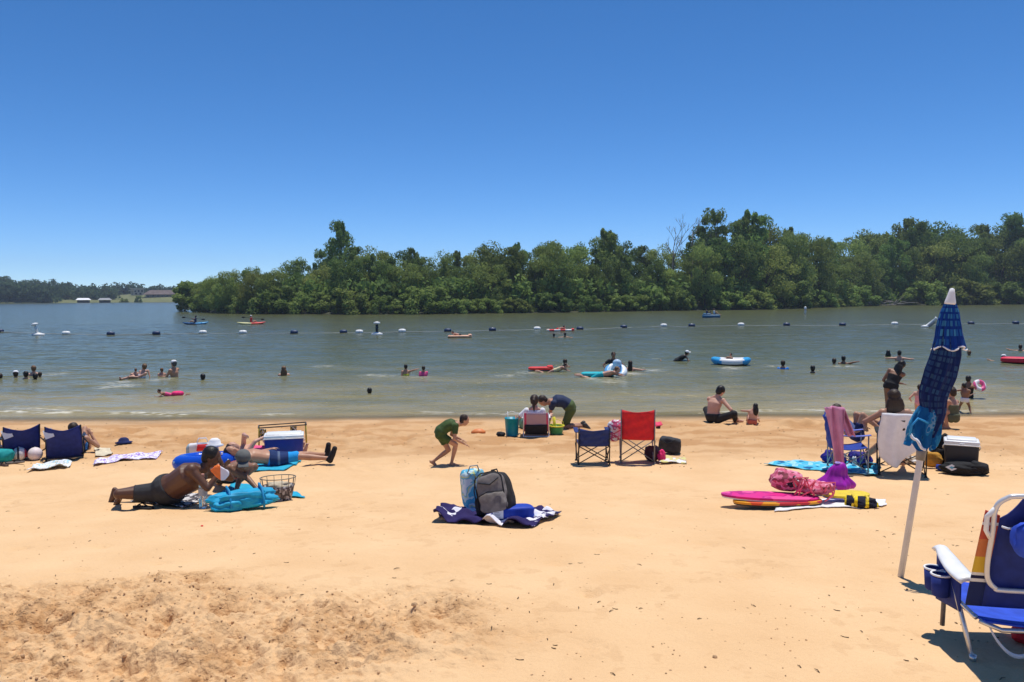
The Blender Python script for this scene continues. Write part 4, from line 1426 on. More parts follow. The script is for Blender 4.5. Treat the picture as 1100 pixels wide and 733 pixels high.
mb = MB(); mb.lathe((0, 0, .372), [(.021, 0), (.021, .03), (.019, .032)], 16); mb.build('cap', mat('red_cap', (.5, .25, .2), .4), t)
mb = MB(); mb.lathe((0, 0, .15), [(.0505, 0), (.0508, .005), (.0508, .08), (.0505, .085)], 20, caps=False); mb.build('label_band', mat('band_grey', (.45, .48, .50), .5), t)
# ------------------------------------------------ woman facing camera
p, rz, k = frame(262, 533)
cloth_patch('towel', 'turquoise towel under the woman in the grey cap, showing at both sides', 'towel', [(228, 540), (326, 535), (318, 530), (250, 520)], TURQ, .04, 'towels on the sand', seed=12)
person('woman in a grey cap lying on her front facing the camera, head bowed', p, rz, .98, (-.22, .72, .15), (-.02, .12, .37), (.05, -.4, -.8), head=(.0, -.04, .50), face=(.0, -.8, -.6),
       wl=(-.10, -.22, .12), wr=(.18, -.20, .12), ep=(-1, -.1, -.5), epr=(1, -.1, -.5), al=(-.5, 1.5, .1), ar=(-.35, 1.5, .1), kp=(0, 0, -1), footl=(0, .5, -1), footr=(0, .5, -1),
       skin=SK_BROWN, hair=H_GREY, style='short', clothes=(('bra', mat('coral_top', (.5, .12, .08), .8)), ('brief', BLACK_CL), ('cap', mat('grey_cap', (.13, .135, .13), .85))), vox=.011, group='people on the sand')
# ------------------------------------------------ couple behind
p, rz, k = frame(290, 503)
cloth_patch('towel', 'turquoise towel under the couple lying beside the blue cooler', 'towel', [(240, 508), (306, 507), (325, 494), (262, 496)], TURQ, .03, 'towels on the sand', seed=22)
person('man lying on his back in blue swim trunks and dark water shoes, beside the cooler', p, rz, 1.0, (.08, .05, .12), (-.36, .0, .22), (.5, -.05, .8), head=(-.60, -.02, .30), face=(.25, -.65, .5),
       wl=(-.42, -.42, .04), wr=(.05, .25, .25), ep=(-.6, -.3, .3), al=(.93, -.05, .09), ar=(.88, .28, .09), kp=(0, 0, 1), footl=(.35, 0, 1), footr=(.1, 0, 1),
       skin=SK_TAN, hair=H_BROWN, clothes=(('trunks', pattern('blue_trunks', 'stripes', [(.02, .04, .12), (.10, .14, .22), (.02, .04, .13), (.02, .30, .70)], 1.15, stretch=(1, 0, 0), pos=[0, .14, .18, .33])), ('shoes', BLACK_CL)), vox=.013, group='people on the sand')
p, rz, k = frame(268, 494)
person('person in a pink top lying behind the man in blue trunks, one arm raised', p, rz, .92, (.30, .14, .10), (-.08, .06, .18), (.2, -.3, .9), head=(-.30, .06, .26), face=(.3, -.3, .8),
       wl=(-.05, -.18, .50), wr=(.30, .1, .42), ep=(0, -.3, 1), epr=(.2, -.2, 1), al=(1.0, .25, .08), ar=(.95, .38, .08), kp=(0, 0, 1), footl=(.2, 0, 1), footr=(.2, 0, 1),
       skin=SK_FAIR, hair=H_BROWN, style='long', clothes=(('suit', PINK),), vox=.014, group='people on the sand')
p, rz, k = frame(217, 508)
t = thing('swim_ring', 'blue inflatable swim ring standing half deflated behind the lying man', 'swim ring', p + V((0, .12, .17)), rz)
mb = MB(); mb.torus((0, 0, -.03), .30, .125, Matrix.Rotation(rad(-3), 3, 'X'), 40, 14, 1.12, .8)
mb.build('ring_tube', pattern('ring_blue', 'dots', [(.55, .75, .80), (.01, .08, .55)], 9, pos=[0, .16], rough=.18), t)
mb = MB(); mb.lathe((.25, -.22, .10), [(.014, 0), (.014, .03), (.01, .035)], 8); mb.build('valve', WHITE_PL, t)
p, rz, k = frame(218, 494)
t = thing('tote_bag', 'grey and white tote bag with red print behind the blue swim ring', 'bag', p, rz)
mb = MB(); mb.soft((0, .05, .16), (.52, .18, .32), None, .02, 6, 8, 3)
mb.build('bag_body', pattern('tote_print', 'stripes', [(.30, .40, .46), (.70, .68, .70), (.42, .42, .55)], 3.5, pos=[0, .25, .7]), t)
mb = MB(); mb.prism([(-.10, .20), (.10, .20), (.08, .31), (-.08, .31)], .02, Matrix.Translation((0, -.045, 0))); mb.build('red_print', RED_CL, t)
for q in (-1, 1):
    mb = MB(); mb.tube([(-.1, q * .03 + .05, .30), (-.06, q * .04 + .05, .40), (.06, q * .04 + .05, .40), (.1, q * .03 + .05, .30)], .007, 6); mb.build('handle', WHITE_CL, t)
p, rz, k = frame(224, 505)
t = thing('sun_hat', 'white sun hat resting on the blue swim ring', 'hat', p + V((.05, .16, .34)), rz)
mb = MB(); mb.lathe((0, 0, 0), [(.0, .0), (.13, .0), (.14, .012), (.095, .03), (.085, .09), (.05, .12), (0, .125)], 20); mb.build('hat_body', WHITE_CL, t)
# cooler
def cooler(name, label, loc, rz, size, body, lid, handle_m, side_handle=False):
    w, d, h = size
    t = thing(name, label, 'cooler', loc, rz)
    mb = MB(); mb.box((0, 0, h * .40), (w, d, h * .80), None, .025, 3)
    for v in mb.bm.verts:
        if v.co.z < h * .1: v.co.x *= .95; v.co.y *= .95
    mb.build('cooler_body', body, t)
    mb = MB(); mb.box((0, 0, h * .865), (w + .02, d + .02, h * .12), None, .02, 3); mb.box((0, 0, h * .94), (w - .06, d - .06, h * .08), None, .02, 3); mb.build('lid', lid, t)
    mb = MB(); mb.tube([(-w / 2 - .012, 0, h * .62), (-w / 2 - .02, -d * .35, h * .72), (-w / 2 - .01, -d / 2 - .02, h * .80), (w / 2 + .01, -d / 2 - .02, h * .80), (w / 2 + .02, -d * .35, h * .72), (w / 2 + .012, 0, h * .62)], .010, 8); mb.build('handle', handle_m, t)
    mb = MB(); mb.box((0, -d / 2 - .012, h * .82), (.07, .02, .04), None, .006); mb.build('latch', lid, t)
    return t
p, rz, k = frame(303, 492)
cooler('cooler', 'blue cooler with a white lid beside the lying couple', p + V((0, .15, 0)), rz - .05, (.66, .36, .45), mat('cooler_blue', (.012, .03, .28), .4, .1, spec=.5), WHITE_PL, WHITE_PL)
# gold framed camp table behind cooler
p, rz, k = frame(302, 480)
t = thing('folding_stand', 'low folding stand with thin yellow metal frame behind the blue cooler', 'folding stand', p + V((0, .12, 0)), rz)
YF = mat('yellow_metal', (.42, .32, .06), .45, .2, metal=.3)
w = .44
for q in (-1, 1):
    for yy in (-.16, .16):
        mb = MB(); mb.tube([(q * w, yy, 0), (q * w * .98, yy, .40)], .012, 7); mb.build('leg', YF, t)
mb = MB()
mb.tube([(-w, -.16, .40), (w, -.16, .42)], .012, 7); mb.tube([(-w, .16, .40), (w, .16, .42)], .012, 7); mb.tube([(-w, -.16, .40), (-w, .16, .40)], .012, 7); mb.tube([(w, -.16, .42), (w, .16, .42)], .012, 7)
mb.build('top_rail', STEEL_D, t)
mb = MB(); mb.sheet(lambda u, v: (-w + u * .14, -.165 + .02 * math.sin(u * 5), .38 - v * .22), 4, 6, .008); mb.build('hanging_net', pattern('net_yellow', 'cells', [(.35, .27, .06), (.05, .05, .04), (.6, .6, .55)], 40), t)
mb = MB(); mb.sheet(lambda u, v: (w - .30 + u * .12, -.165, .40 - v * .14), 4, 6, .008); mb.build('hanging_net', MATS['net_yellow'], t)
# basket
p, rz, k = frame(297, 539)
t = thing('wire_basket', 'oval wire basket with grey patterned liner right of the woman in the cap', 'basket', p + V((0, .08, 0)), rz)
mb = MB(); mb.lathe((0, 0, 0), [(.13, 0), (.14, .01), (.165, .15), (.172, .19), (.160, .19), (.13, .02)], 24, None, 1.15, .8, caps=False); mb.lathe((0, 0, .006), [(.0, 0), (.13, 0), (.13, .01), (0, .01)], 20, None, 1.15, .8); mb.build('basket_liner', pattern('liner', 'cells', [(.08, .07, .07), (.45, .42, .42), (.22, .19, .18), (.12, .10, .10)], 34), t)
mb = MB(); mb.torus((0, 0, .285), .185, .006, None, 32, 6, 1.15, .8)
for a in range(14):
    th = 2 * math.pi * a / 14
    mb.tube([(.17 * 1.15 * math.cos(th), .17 * .8 * math.sin(th), .17), (.185 * 1.15 * math.cos(th), .185 * .8 * math.sin(th), .285)], .0035, 5)
mb.build('wire_rim', mat('wire', (.22, .20, .16), .5, .1, metal=.4), t)
mb = MB(); mb.soft((0, 0, .18), (.26, .18, .10), None, .08, 2.4, 7, 6); mb.build('folded_cloth', mat('beige_cloth', (.50, .42, .30), .9), t)
# turquoise bag in front
p, rz, k = frame(257, 549)
t = thing('beach_bag', 'bright turquoise duffel bag lying in front of the woman in the cap', 'bag', p + V((0, .14, 0)), rz + .12)
TQB = mat('turquoise_bag', (.01, .33, .56), .6, .25, scale=6, bump=.6)
mb = MB(); mb.soft((0, 0, .10), (.70, .26, .21), None, .075, 2.8, 16, 7); mb.soft((-.18, -.03, .06), (.38, .26, .14), None, .07, 2.6, 9, 9); mb.build('bag_body', TQB, t)
for x in (-.16, .20):
    mb = MB(); mb.tube([(x, .15, .06), (x - .01, .08, .25), (x, -.08, .23), (x + .01, -.16, .08), (x + .01, -.15, .02)], [.014] * 5, 6); mb.build('strap', mat('turq_strap', (.01, .24, .50), .6), t)

# ------------------------------------------------ crouched boy
p, rz, k = frame(486, 499)
GRN = mat('green_rash', (.045, .085, .02), .7, .3)
person('boy in a dark green short wetsuit running bent over towards the right', p, rz, .74,
       (-.26, 0, .70), (.08, .0, .90), (.55, 0, -.8), head=(.36, 0, 1.03), face=(.9, -.1, -.25),
       wl=(.20, .16, .54), wr=(.26, -.16, .50), ep=(-.6, .3, -.4), epr=(-.6, -.3, -.4), al=(-.42, .10, .07), ar=(-.02, -.08, .06), kp=(.9, 0, -.2), footl=(.8, 0, -.6), footr=(1, 0, 0),
       skin=SK_TAN, hair=H_BROWN, clothes=(('wetsuit', GRN), ('shorts', GRN)), vox=.0095, fat=1.12, group='people on the sand', mid=(-.14, 0, .93))
p, rz, k = frame(514, 465)
mb = MB(); mb.lathe((0, 0, 0), [(.10, 0), (.09, .03), (.05, .07), (.0, .08)], 14, None, 1.6, 1); o = mb.build('sand_mould', mat('orange_plastic', (.75, .25, .08), .5), None, p, rz); tag(o, 'small orange sand mould on the sand right of the running boy', 'sand toy')

# ------------------------------------------------ family by the water: woman in mauve chair
p, rz, k = frame(576, 469)
MAUVE = pattern('mauve_back', 'stripes', [(.55, .07, .16), (.42, .30, .36), (.55, .07, .16)], 1.85, pos=[0, .13, .88], stretch=(1, 0, 0))
m_ = MAUVE.node_tree
for n_ in m_.nodes:
    if n_.type == 'MAPPING': n_.inputs['Location'].default_value = (.5, 0, 0)
low_chair('low beach chair with mauve mesh back, red edges and white feet, by the waterline', p, rz, MAUVE, WHITE_PL, w=.52, hb=.50, lean=.14, lower=BLACK_CL, horn=.0)
person('woman with a brown ponytail sitting in the mauve beach chair', p + V((-.03, .12, 0)), rz, .98, (0, .10, .20), (.0, -.02, .52), (0, 1, 0), head=(.0, .02, .79), face=(.1, 1, -.1),
       wl=(-.32, .25, .36), wr=(.32, .25, .36), al=(-.15, .85, .05), ar=(.15, .85, .05), kp=(0, 0, 1), skin=SK_FAIR, hair=H_BROWN, style='pony', clothes=(('shirt', WHITE_CL), ('shorts', NAVY_CL)), vox=.014, group='people on the sand')
p, rz, k = frame(604, 461)
person('person in navy shirt and green shorts kneeling and bending right of the mauve chair', p + V((.02, .1, 0)), rz, 1.0, (.16, .05, .42), (-.22, .0, .58), (-.2, 0, -1), head=(-.44, .0, .60), face=(-.5, -.1, -.8),
       wl=(-.38, .16, .10), wr=(-.30, -.16, .10), ep=(0, .3, 0), epr=(0, -.3, 0), al=(.42, .18, .06), ar=(.46, -.06, .06), kp=(-1, 0, -.8), footl=(.1, 0, -1), footr=(.6, 0, -.8), mid=(.02, .02, .68),
       skin=SK_TAN, hair=H_BROWN, clothes=(('shirt', mat('navy_tee', (.022, .035, .085), .8)), ('trunks', mat('olive_shorts', (.08, .12, .04), .8)), ('shoes', STEEL_D)), vox=.014, fat=1.1, group='people on the sand')
def bucket(label, px, py, r, h, m, bail_m, cat='bucket', fillm=None, group=None):
    p, rz, k = frame(px, py)
    t = thing('bucket', label, cat, p + V((0, r, 0)), rz, group)
    mb = MB(); mb.lathe((0, 0, 0), [(r * .82, 0), (r * .84, .01), (r, h), (r * 1.05, h), (r * 1.05, h - .015), (r * .96, h - .01), (r * .8, .02), (0, .02)], 22, caps=False); mb.lathe((0, 0, .002), [(0, 0), (r * .8, 0), (r * .8, .01), (0, .01)], 22); mb.build('pail', m, t)
    mb = MB(); mb.tube([(-r, 0, h - .02), (-r * .9, -.03, h + r * .6), (0, -.04, h + r * .95), (r * .9, -.03, h + r * .6), (r, 0, h - .02)], .006, 6); mb.build('handle', bail_m, t)
    return t
t = bucket('tall teal bucket left of the mauve chair', 550, 469, .15, .37, mat('teal_plastic', (.01, .28, .40), .4, .1), WHITE_PL)
mb = MB(); mb.tube([(-.07, 0, .05), (-.09, 0, .50)], .010, 6); mb.build('tool_stick', WHITE_PL, t)
mb = MB(); mb.tube([(.05, 0, .05), (.08, .02, .43)], .012, 6); mb.build('tool_stick', mat('red_cap', (.5, .25, .2), .4), t)
p, rz, k = frame(560, 462)
mb = MB(); mb.soft((0, 0, .17), (.12, .2, .34), None, .08, 2.6, 8, 4); o = mb.build('mesh_bag', mat('green_mesh', (.18, .40, .30), .8, .3, scale=30), None, p + V((0, .15, 0)), rz); tag(o, 'green mesh bag hanging at the left side of the mauve chair', 'bag')
p, rz, k = frame(538, 469)
mb = MB(); mb.soft((0, 0, .05), (.17, .14, .11), None, .07, 2.6, 7, 4); o = mb.build('water_shoe', BLACK_CL, None, p, rz); tag(o, 'dark shoe on the sand left of the teal bucket', 'shoe')
t = bucket('green sand tub with yellow rim right of the mauve chair', 598, 468, .155, .17, mat('green_plastic', (.07, .33, .13), .4, .1), mat('yellow_plastic', (.75, .68, .05), .4))
mb = MB(); mb.torus((0, 0, .172), .16, .016, None, 24, 8); mb.build('rim', MATS['yellow_plastic'], t)
mb = MB(); mb.tube([(-.02, -.05, .05), (-.05, -.05, .36)], .03, 8); mb.build('toy_shovel', MATS['yellow_plastic'], t)

# ------------------------------------------------ bags right of the red chair
p, rz, k = frame(722, 489)
t = thing('soft_cooler_bag', 'black boxy bag tipped over right of the red chair', 'bag', p + V((0, .2, 0)), rz)
mb = MB(); mb.soft((0, 0, .16), (.38, .26, .27), Matrix.Rotation(rad(8), 3, 'Y'), .03, 5, 9, 3); mb.build('bag_body', mat('dark_grey_bag', (.035, .036, .040), .75, .3, bump=.4), t)
mb = MB(); mb.tube([(-.17, -.13, .28), (-.05, -.15, .20), (.10, -.15, .28)], .010, 6); mb.build('strap', BLACK_CL, t)
p, rz, k = frame(702, 497)
mb = MB(); mb.soft((0, 0, .13), (.26, .24, .27), None, .05, 2.3, 9, 8); o = mb.build('backpack', mat('maroon_black', (.05, .012, .025), .7, .5, scale=8), None, p + V((0, .15, 0)), rz); tag(o, 'dark rounded backpack behind the red chair\'s right leg', 'backpack')
p, rz, k = frame(711, 497)
mb = MB(); mb.soft((0, 0, .10), (.13, .12, .20), None, .09, 2.2, 8, 5); o = mb.build('cloth', mat('hot_pink', (.80, .03, .17), .7), None, p + V((0, .06, 0)), rz); tag(o, 'hot pink cloth bunched between the dark backpack and the black bag', 'cloth')
cloth_patch('towel', 'small yellow and white cloth on the sand below the black boxy bag', 'towel', [(708, 499), (737, 498), (736, 493), (716, 493)], pattern('yellow_bits', 'cells', [(.65, .60, .25), (.75, .74, .72), (.55, .42, .30)], 14), .07, 'towels on the sand', seed=31)

# ------------------------------------------------ man and girl at the water's edge
p, rz, k = frame(772, 455)
person('shirtless dark-haired teenager in black trousers sitting at the waterline, back to the camera', p, rz, 1.03, (-.10, 0, .13), (-.06, .06, .53), (.45, .9, 0), head=(.06, .10, .77), face=(.7, .6, -.45),
       wl=(.05, .48, .10), wr=(.36, -.02, .17), ep=(-.5, 0, 0), epr=(.2, -.8, 0), al=(.10, .48, .08), ar=(.36, .16, .07), kp=(-.8, .4, .5), kpr=(.9, -.6, .5), footl=(.8, 0, 0), footr=(.9, .2, 0), mid=(-.14, -.02, .34),
       skin=SK_FAIR, hair=H_BLACK, style='messy', clothes=(('pants', BLACK_CL),), vox=.012, group='people on the sand')
p, rz, k = frame(808, 457)
person('small girl with long dark hair sitting in the sand beside the shirtless teenager', p, rz, .58, (0, 0, .10), (.02, .04, .50), (0, 1, 0), head=(.10, .06, .72), face=(-.5, .9, .1),
       wl=(-.22, .30, .48), wr=(.25, .30, .20), al=(-.2, .7, .06), ar=(.25, .7, .06), kp=(0, 0, 1), skin=SK_FAIR, hair=H_BLACK, style='longwide', clothes=(('brief', mat('coral_top', (.5, .12, .08), .8)),), vox=.012, group='people on the sand')

# ------------------------------------------------ backpack group in the middle
p, rz, k = frame(525, 562)
NVW = pattern('navy_white_blocks', 'blobs', [(.030, .022, .10), (.75, .73, .80)], 5.2, pos=[0, .575], stretch=(1, 1.4, 1))
cloth_patch('towel', 'dark navy towel with white lettering-like blocks under the grey backpack', 'towel', [(468, 561), (566, 568), (602, 553), (474, 547)], NVW, .11, 'towels on the sand', seed=42, n=44, fold=3.5, wob=.13)
t = thing('backpack', 'grey and black backpack standing on the navy towel', 'backpack', p + V((.10, .12, .03)), rz - .35)
GB = mat('grey_pack', (.19, .17, .158), .8, .25, scale=20, bump=.5)
R0 = Matrix.Rotation(rad(-15), 3, 'X') @ Matrix.Rotation(rad(-15), 3, 'Y')
def place(mb, piv=(0, 0, 0)):
    bmesh.ops.transform(mb.bm, matrix=R0.to_4x4(), verts=mb.bm.verts[:])
mb = MB(); mb.soft((0, .02, .235), (.38, .26, .47), None, .018, 3.6, 12, 2, sag=.03); place(mb); mb.build('pack_body', mat('black_pack', (.028, .026, .026), .8, .3), t)
mb = MB(); mb.soft((.01, -.105, .285), (.30, .12, .30), None, .02, 4, 9, 5); place(mb); mb.build('front_panel', GB, t)
mb = MB(); mb.soft((.02, -.150, .145), (.28, .11, .20), None, .03, 4, 9, 6); place(mb); mb.build('front_pocket', GB, t)
mb = MB(); mb.soft((-.17, .0, .13), (.10, .18, .20), None, .03, 3.5, 8, 7); place(mb); mb.build('side_pocket', MATS['black_pack'], t)
for pts in ([(-.14, -.15, .06), (-.145, -.16, .40), (-.08, -.13, .46), (.08, -.13, .46), (.15, -.15, .40), (.155, -.16, .06)], [(-.12, -.205, .22), (0, -.22, .255), (.15, -.205, .235)], [(-.19, -.07, .05), (-.19, -.09, .30), (-.15, -.09, .45)], [(-.10, -.175, .36), (.02, -.18, .325), (.12, -.17, .38)]):
    mb = MB(); mb.tube(pts, .006, 6); place(mb); mb.build('zip', BLACK_CL, t)
for q in (-1, 1):
    mb = MB(); mb.tube([(q * .1, .16, .42), (q * .12, .20, .28), (q * .14, .17, .08)], .016, 7); place(mb); mb.build('shoulder_strap', MATS['black_pack'], t)
mb = MB(); mb.tube([(-.04, .10, .46), (-.03, .11, .50), (.03, .11, .50), (.04, .10, .46)], .008, 6); place(mb); mb.build('handle', MATS['black_pack'], t)
p, rz, k = frame(508, 552)
t = thing('tote_bag', 'pale blue and aqua patterned tote bag left of the grey backpack', 'bag', p + V((.0, .12, .02)), rz + .5)
mb = MB(); mb.soft((0, 0, .22), (.26, .16, .46), Matrix.Rotation(rad(-5), 3, 'Y'), .03, 4.5, 11, 4); mb.build('bag_body', pattern('aqua_print', 'blobs', [(.08, .42, .62), (.55, .72, .74), (.62, .66, .25), (.20, .50, .62), (.68, .76, .80)], 6, pos=[0, .42, .50, .53, .58], rough=.5), t)
mb = MB(); mb.tube([(-.1, -.05, .42), (-.07, -.06, .50), (.02, -.06, .50), (.05, -.05, .43)], .007, 6); mb.build('handle', mat('grey_cloth', (.3, .33, .33), .8), t)
p, rz, k = frame(552, 557)
t = thing('foam_case', 'bright blue zipped case with a white label in front of the grey backpack', 'case', p + V((-.04, -.16, .03)), rz + .24)
mb = MB(); mb.soft((0, 0, .075), (.50, .20, .155), None, .012, 6, 10, 3); mb.build('case_body', mat('case_blue', (.012, .05, .40), .6, .15, bump=.3), t)
mb = MB(); mb.sm = False; mb.box((-.15, -.103, .075), (.11, .006, .12)); mb.build('paper_label', WHITE_CL, t)
mb = MB(); mb.sm = False
rr = random.Random(3)
for i in range(6):
    L = rr.uniform(.04, .085)
    mb.box((-.19 + L / 2, -.1075, .118 - i * .016), (L, .002, .004))
mb.build('printed_lines', mat('print_grey', (.25, .25, .30), .8), t)
cloth_patch('towel', 'white and aqua towel end trailing right from under the blue case', 'towel', [(556, 562), (585, 558), (604, 552), (568, 549)], pattern('white_aqua', 'blobs', [(.80, .84, .84), (.25, .62, .66), (.78, .82, .80)], 3, pos=[0, .47, .55]), .06, 'towels on the sand', seed=52)

# ------------------------------------------------ boards with mesh bag
def board(label, px, py, L, W_, rzd, z, m, m2, tilt=0):
    p = G(px, py)
    t = thing('bodyboard', label, 'bodyboard', p + V((0, .1, z)), rad(rzd), 'bodyboards under the pink mesh bag')
    out = []
    nseg = 40
    for i in range(nseg):
        th = 2 * math.pi * i / nseg
        c_, s_ = math.cos(th), math.sin(th)
        ex = 2 / 2.8
        x = L / 2 * abs(c_) ** (2 / 2.6) * (1 if c_ > 0 else -1); y = W_ / 2 * abs(s_) ** (2 / 2.6) * (1 if s_ > 0 else -1)
        if x < 0: y *= 1 - .25 * (x / (L / 2)) ** 2
        out.append((x, y))
    M = Matrix.Rotation(rad(tilt), 4, 'Y') @ Matrix.Rotation(rad(-90), 4, 'X')
    mb = MB(); mb.sm = False; mb.prism(out, .024, Matrix.Translation((0, 0, .034)) @ M); mb.build('deck', m, t)
    mb = MB(); mb.sm = False; mb.prism([(a * .985, b * .985) for a, b in out], .014, Matrix.Translation((0, 0, .013)) @ M); mb.build('slick', m2, t)
    return t
cloth_patch('towel', 'white sheet spread under the stack of bodyboards', 'towel', [(826, 549), (950, 546), (953, 538), (850, 535)], WHITE_CL, .02, 'towels on the sand', seed=61)
board('orange and yellow bodyboard at the bottom of the stack', 838, 546, 1.02, .34, 2, .03, pattern('board_orange', 'blobs', [(.70, .10, .04), (.80, .35, .03), (.55, .04, .05)], 2.5, rough=.4), BLACK_PL, 0)
board('hot pink bodyboard with a white underside on top of the orange one', 830, 545, 1.12, .36, -2, .078, pattern('board_pink', 'blobs', [(.74, .03, .24), (.52, .02, .20), (.80, .10, .32)], 4, pos=[0, .47, .55], rough=.4), WHITE_PL, 2)
board('yellow bodyboard sticking out right of the pink mesh bag', 912, 542, .55, .30, 5, .05, mat('board_yellow', (.80, .58, .03), .4, .12), mat('board_violet', (.25, .22, .6), .5), 0)
p, rz, k = frame(862, 543)
t = thing('mesh_bag', 'pink mesh bag with tangled straps on top of the bodyboards', 'bag', p + V((.0, .18, .13)), rz)
PM = pattern('pink_mesh', 'cells', [(.72, .20, .30), (.75, .32, .42), (.55, .10, .18), (.30, .08, .10)], 26, stretch=(1, 1, 1))
mb = MB(); mb.soft((-.12, 0, .11), (.36, .30, .25), None, .06, 2.4, 11, 2); mb.soft((.16, -.02, .06), (.46, .28, .16), None, .08, 2.4, 10, 4); mb.build('bag_body', PM, t)
mb = MB(); mb.soft((-.06, -.11, .12), (.16, .10, .14), None, .1, 2.2, 8, 9); mb.build('bag_opening', pattern('dark_white_bits', 'cells', [(.03, .02, .03), (.02, .02, .02), (.7, .68, .7)], 22), t)
rr = random.Random(8)
for i in range(7):
    a = V((rr.uniform(-.05, .30), -.16, rr.uniform(.02, .1)))
    mb = MB(); mb.tube([a, a + V((rr.uniform(-.08, .08), -.03, .09)), a + V((rr.uniform(-.02, .14), .0, .10)), a + V((rr.uniform(0, .2), -.04, -.02)), a + V((rr.uniform(-.1, .1), -.06, -.09))], .010, 6); mb.build('strap', mat('strap_pink', (.80, .13, .20), .7), t)
p, rz, k = frame(928, 547)
t = thing('life_vest', 'black and yellow striped life vest at the right end of the bodyboards', 'life vest', p + V((0, .1, .01)), rz)
mb = MB(); mb.soft((0, 0, .055), (.34, .20, .12), None, .06, 2.8, 10, 6); mb.build('vest_body', pattern('yellow_black', 'stripes', [(.02, .02, .035), (.80, .60, .02), (.02, .02, .03)], 8.5, pos=[0, .5, .78], stretch=(1, .5, -.5)), t)
for q in (-.08, .06):
    mb = MB(); mb.tube([(q, -.11, .02), (q + .02, -.06, .115), (q, .04, .125), (q - .01, .1, .05)], .014, 6); mb.build('strap', mat('board_yellow', (.8, .58, .03), .5), t)
# purple heap
p, rz, k = frame(901, 533)
mb = MB()
def heap(u, v):
    th = u * 2 * math.pi
    r = (.17 * (1 - v) ** .6 * (1 + .16 * math.sin(4 * th + 2 * v) * (1 - v) + .08 * math.sin(11 * th + 5 * v)) + .016) * (1 + .25 * math.sin(v * 9) * (1 - v))
    return (r * math.cos(th) * 1.05 + .07 * v * v, r * .7 * math.sin(th), .33 * v ** .9 + .01)
vs = []; fs = []; nu, nv = 48, 16
for j in range(nv + 1):
    for i in range(nu): vs.append(heap(i / nu, j / nv))
for j in range(nv):
    for i in range(nu): fs.append((j * nu + i, j * nu + (i + 1) % nu, (j + 1) * nu + (i + 1) % nu, (j + 1) * nu + i))
fs.append(tuple(range(nu - 1, -1, -1))); fs.append(tuple(nv * nu + i for i in range(nu)))
mb._fin(vs, fs)
t = thing('drawstring_bag', 'shiny purple drawstring cloth bag standing on the bodyboards', 'bag', p + V((0, .12, .07)), rz)
mb.build('bag_body', mat('purple_cloth', (.33, .015, .36), .45, .3, scale=7, bump=.5), t)
mb = MB(); mb.torus((.03, 0, .33), .03, .010, None, 16, 8); mb.build('neck_tie', mat('lavender_cloth', (.45, .35, .75), .7), t)
mb = MB(); mb.soft((-.12, -.12, .035), (.30, .16, .07), None, .08, 2.4, 8, 3); mb.build('lining', MATS['lavender_cloth'], t)

# ------------------------------------------------ turquoise towel and blue chair
cloth_patch('towel', 'turquoise and white patterned towel in front of the blue reclined chair', 'towel', [(818, 501), (942, 512), (946, 500), (852, 496)], pattern('turq_white', 'blobs', [(.02, .12, .30), (.08, .48, .68), (.35, .66, .75), (.03, .36, .60)], 4, pos=[0, .38, .5, .58]), .03, 'towels on the sand', seed=71, n=36)
p, rz, k = frame(899, 500)
mb = MB(); mb.soft((0, 0, .10), (.36, .24, .20), None, .08, 2.5, 9, 2); mb.soft((.38, .05, .10), (.34, .22, .22), None, .08, 2.5, 9, 6); o = mb.build('clothing_heap', mat('indigo_cloth', (.022, .015, .22), .75, .4, scale=8, bump=.4), None, p + V((0, .12, 0)), rz); tag(o, 'heap of indigo clothes on the turquoise towel behind the hanging pink towel', 'clothes')
p, rz, k = frame(917, 501)
t = thing('lotion_bottle', 'small white lotion bottle on the turquoise towel by the indigo clothes', 'bottle', p + V((0, -.02, .02)), rz)
mb = MB(); mb.lathe((0, 0, 0), [(.03, 0), (.034, .01), (.034, .12), (.02, .15)], 14); mb.build('bottle_body', WHITE_PL, t)
mb = MB(); mb.lathe((0, 0, .15), [(.016, 0), (.016, .03), (.01, .035)], 10); mb.build('cap', BLUE_CL, t)
p, rz, k = frame(922, 511)
chair_blue = camp_chair('blue folding chair turned sideways with a reclined seat, behind the pink towel', p + V((-.22, .42, 0)), rz - rad(78), BLUE_CL, STEEL_L, w=.50, zs=.38, hb=.86, d=.46, arm_m=mat('periwinkle', (.14, .18, .55), .7))
# long pink towel hanging over its back
mb = MB()
def pk(u, v):
    w = .27 - .14 * v
    x = (u - .5) * w + .10 * v - .03 + .02 * math.sin(u * 9 + v * 3)
    y = -.05 * math.sin(v * 2) + .035 * math.cos(u * 14)
    return (x, y, .98 - .88 * v + (.03 * math.sin(u * 3.1)))
mb.sheet(pk, 16, 20, .012)
def pk2(u, v):
    return (.02 + (u - .5) * .12 + .16 * v + .03, .10 + .05 * math.cos(u * 9), .98 - .42 * v)
mb.sheet(pk2, 10, 10, .012)
p, rz, k = frame(903, 513)
o = mb.build('towel', mat('dusty_pink_towel', (.62, .26, .40), .9, .2, scale=5, bump=.5), None, p + V((.0, .20, .02)), rz)
tag(o, 'long dusty pink towel hanging down over the back of the blue chair', 'towel', 'towels on the sand')

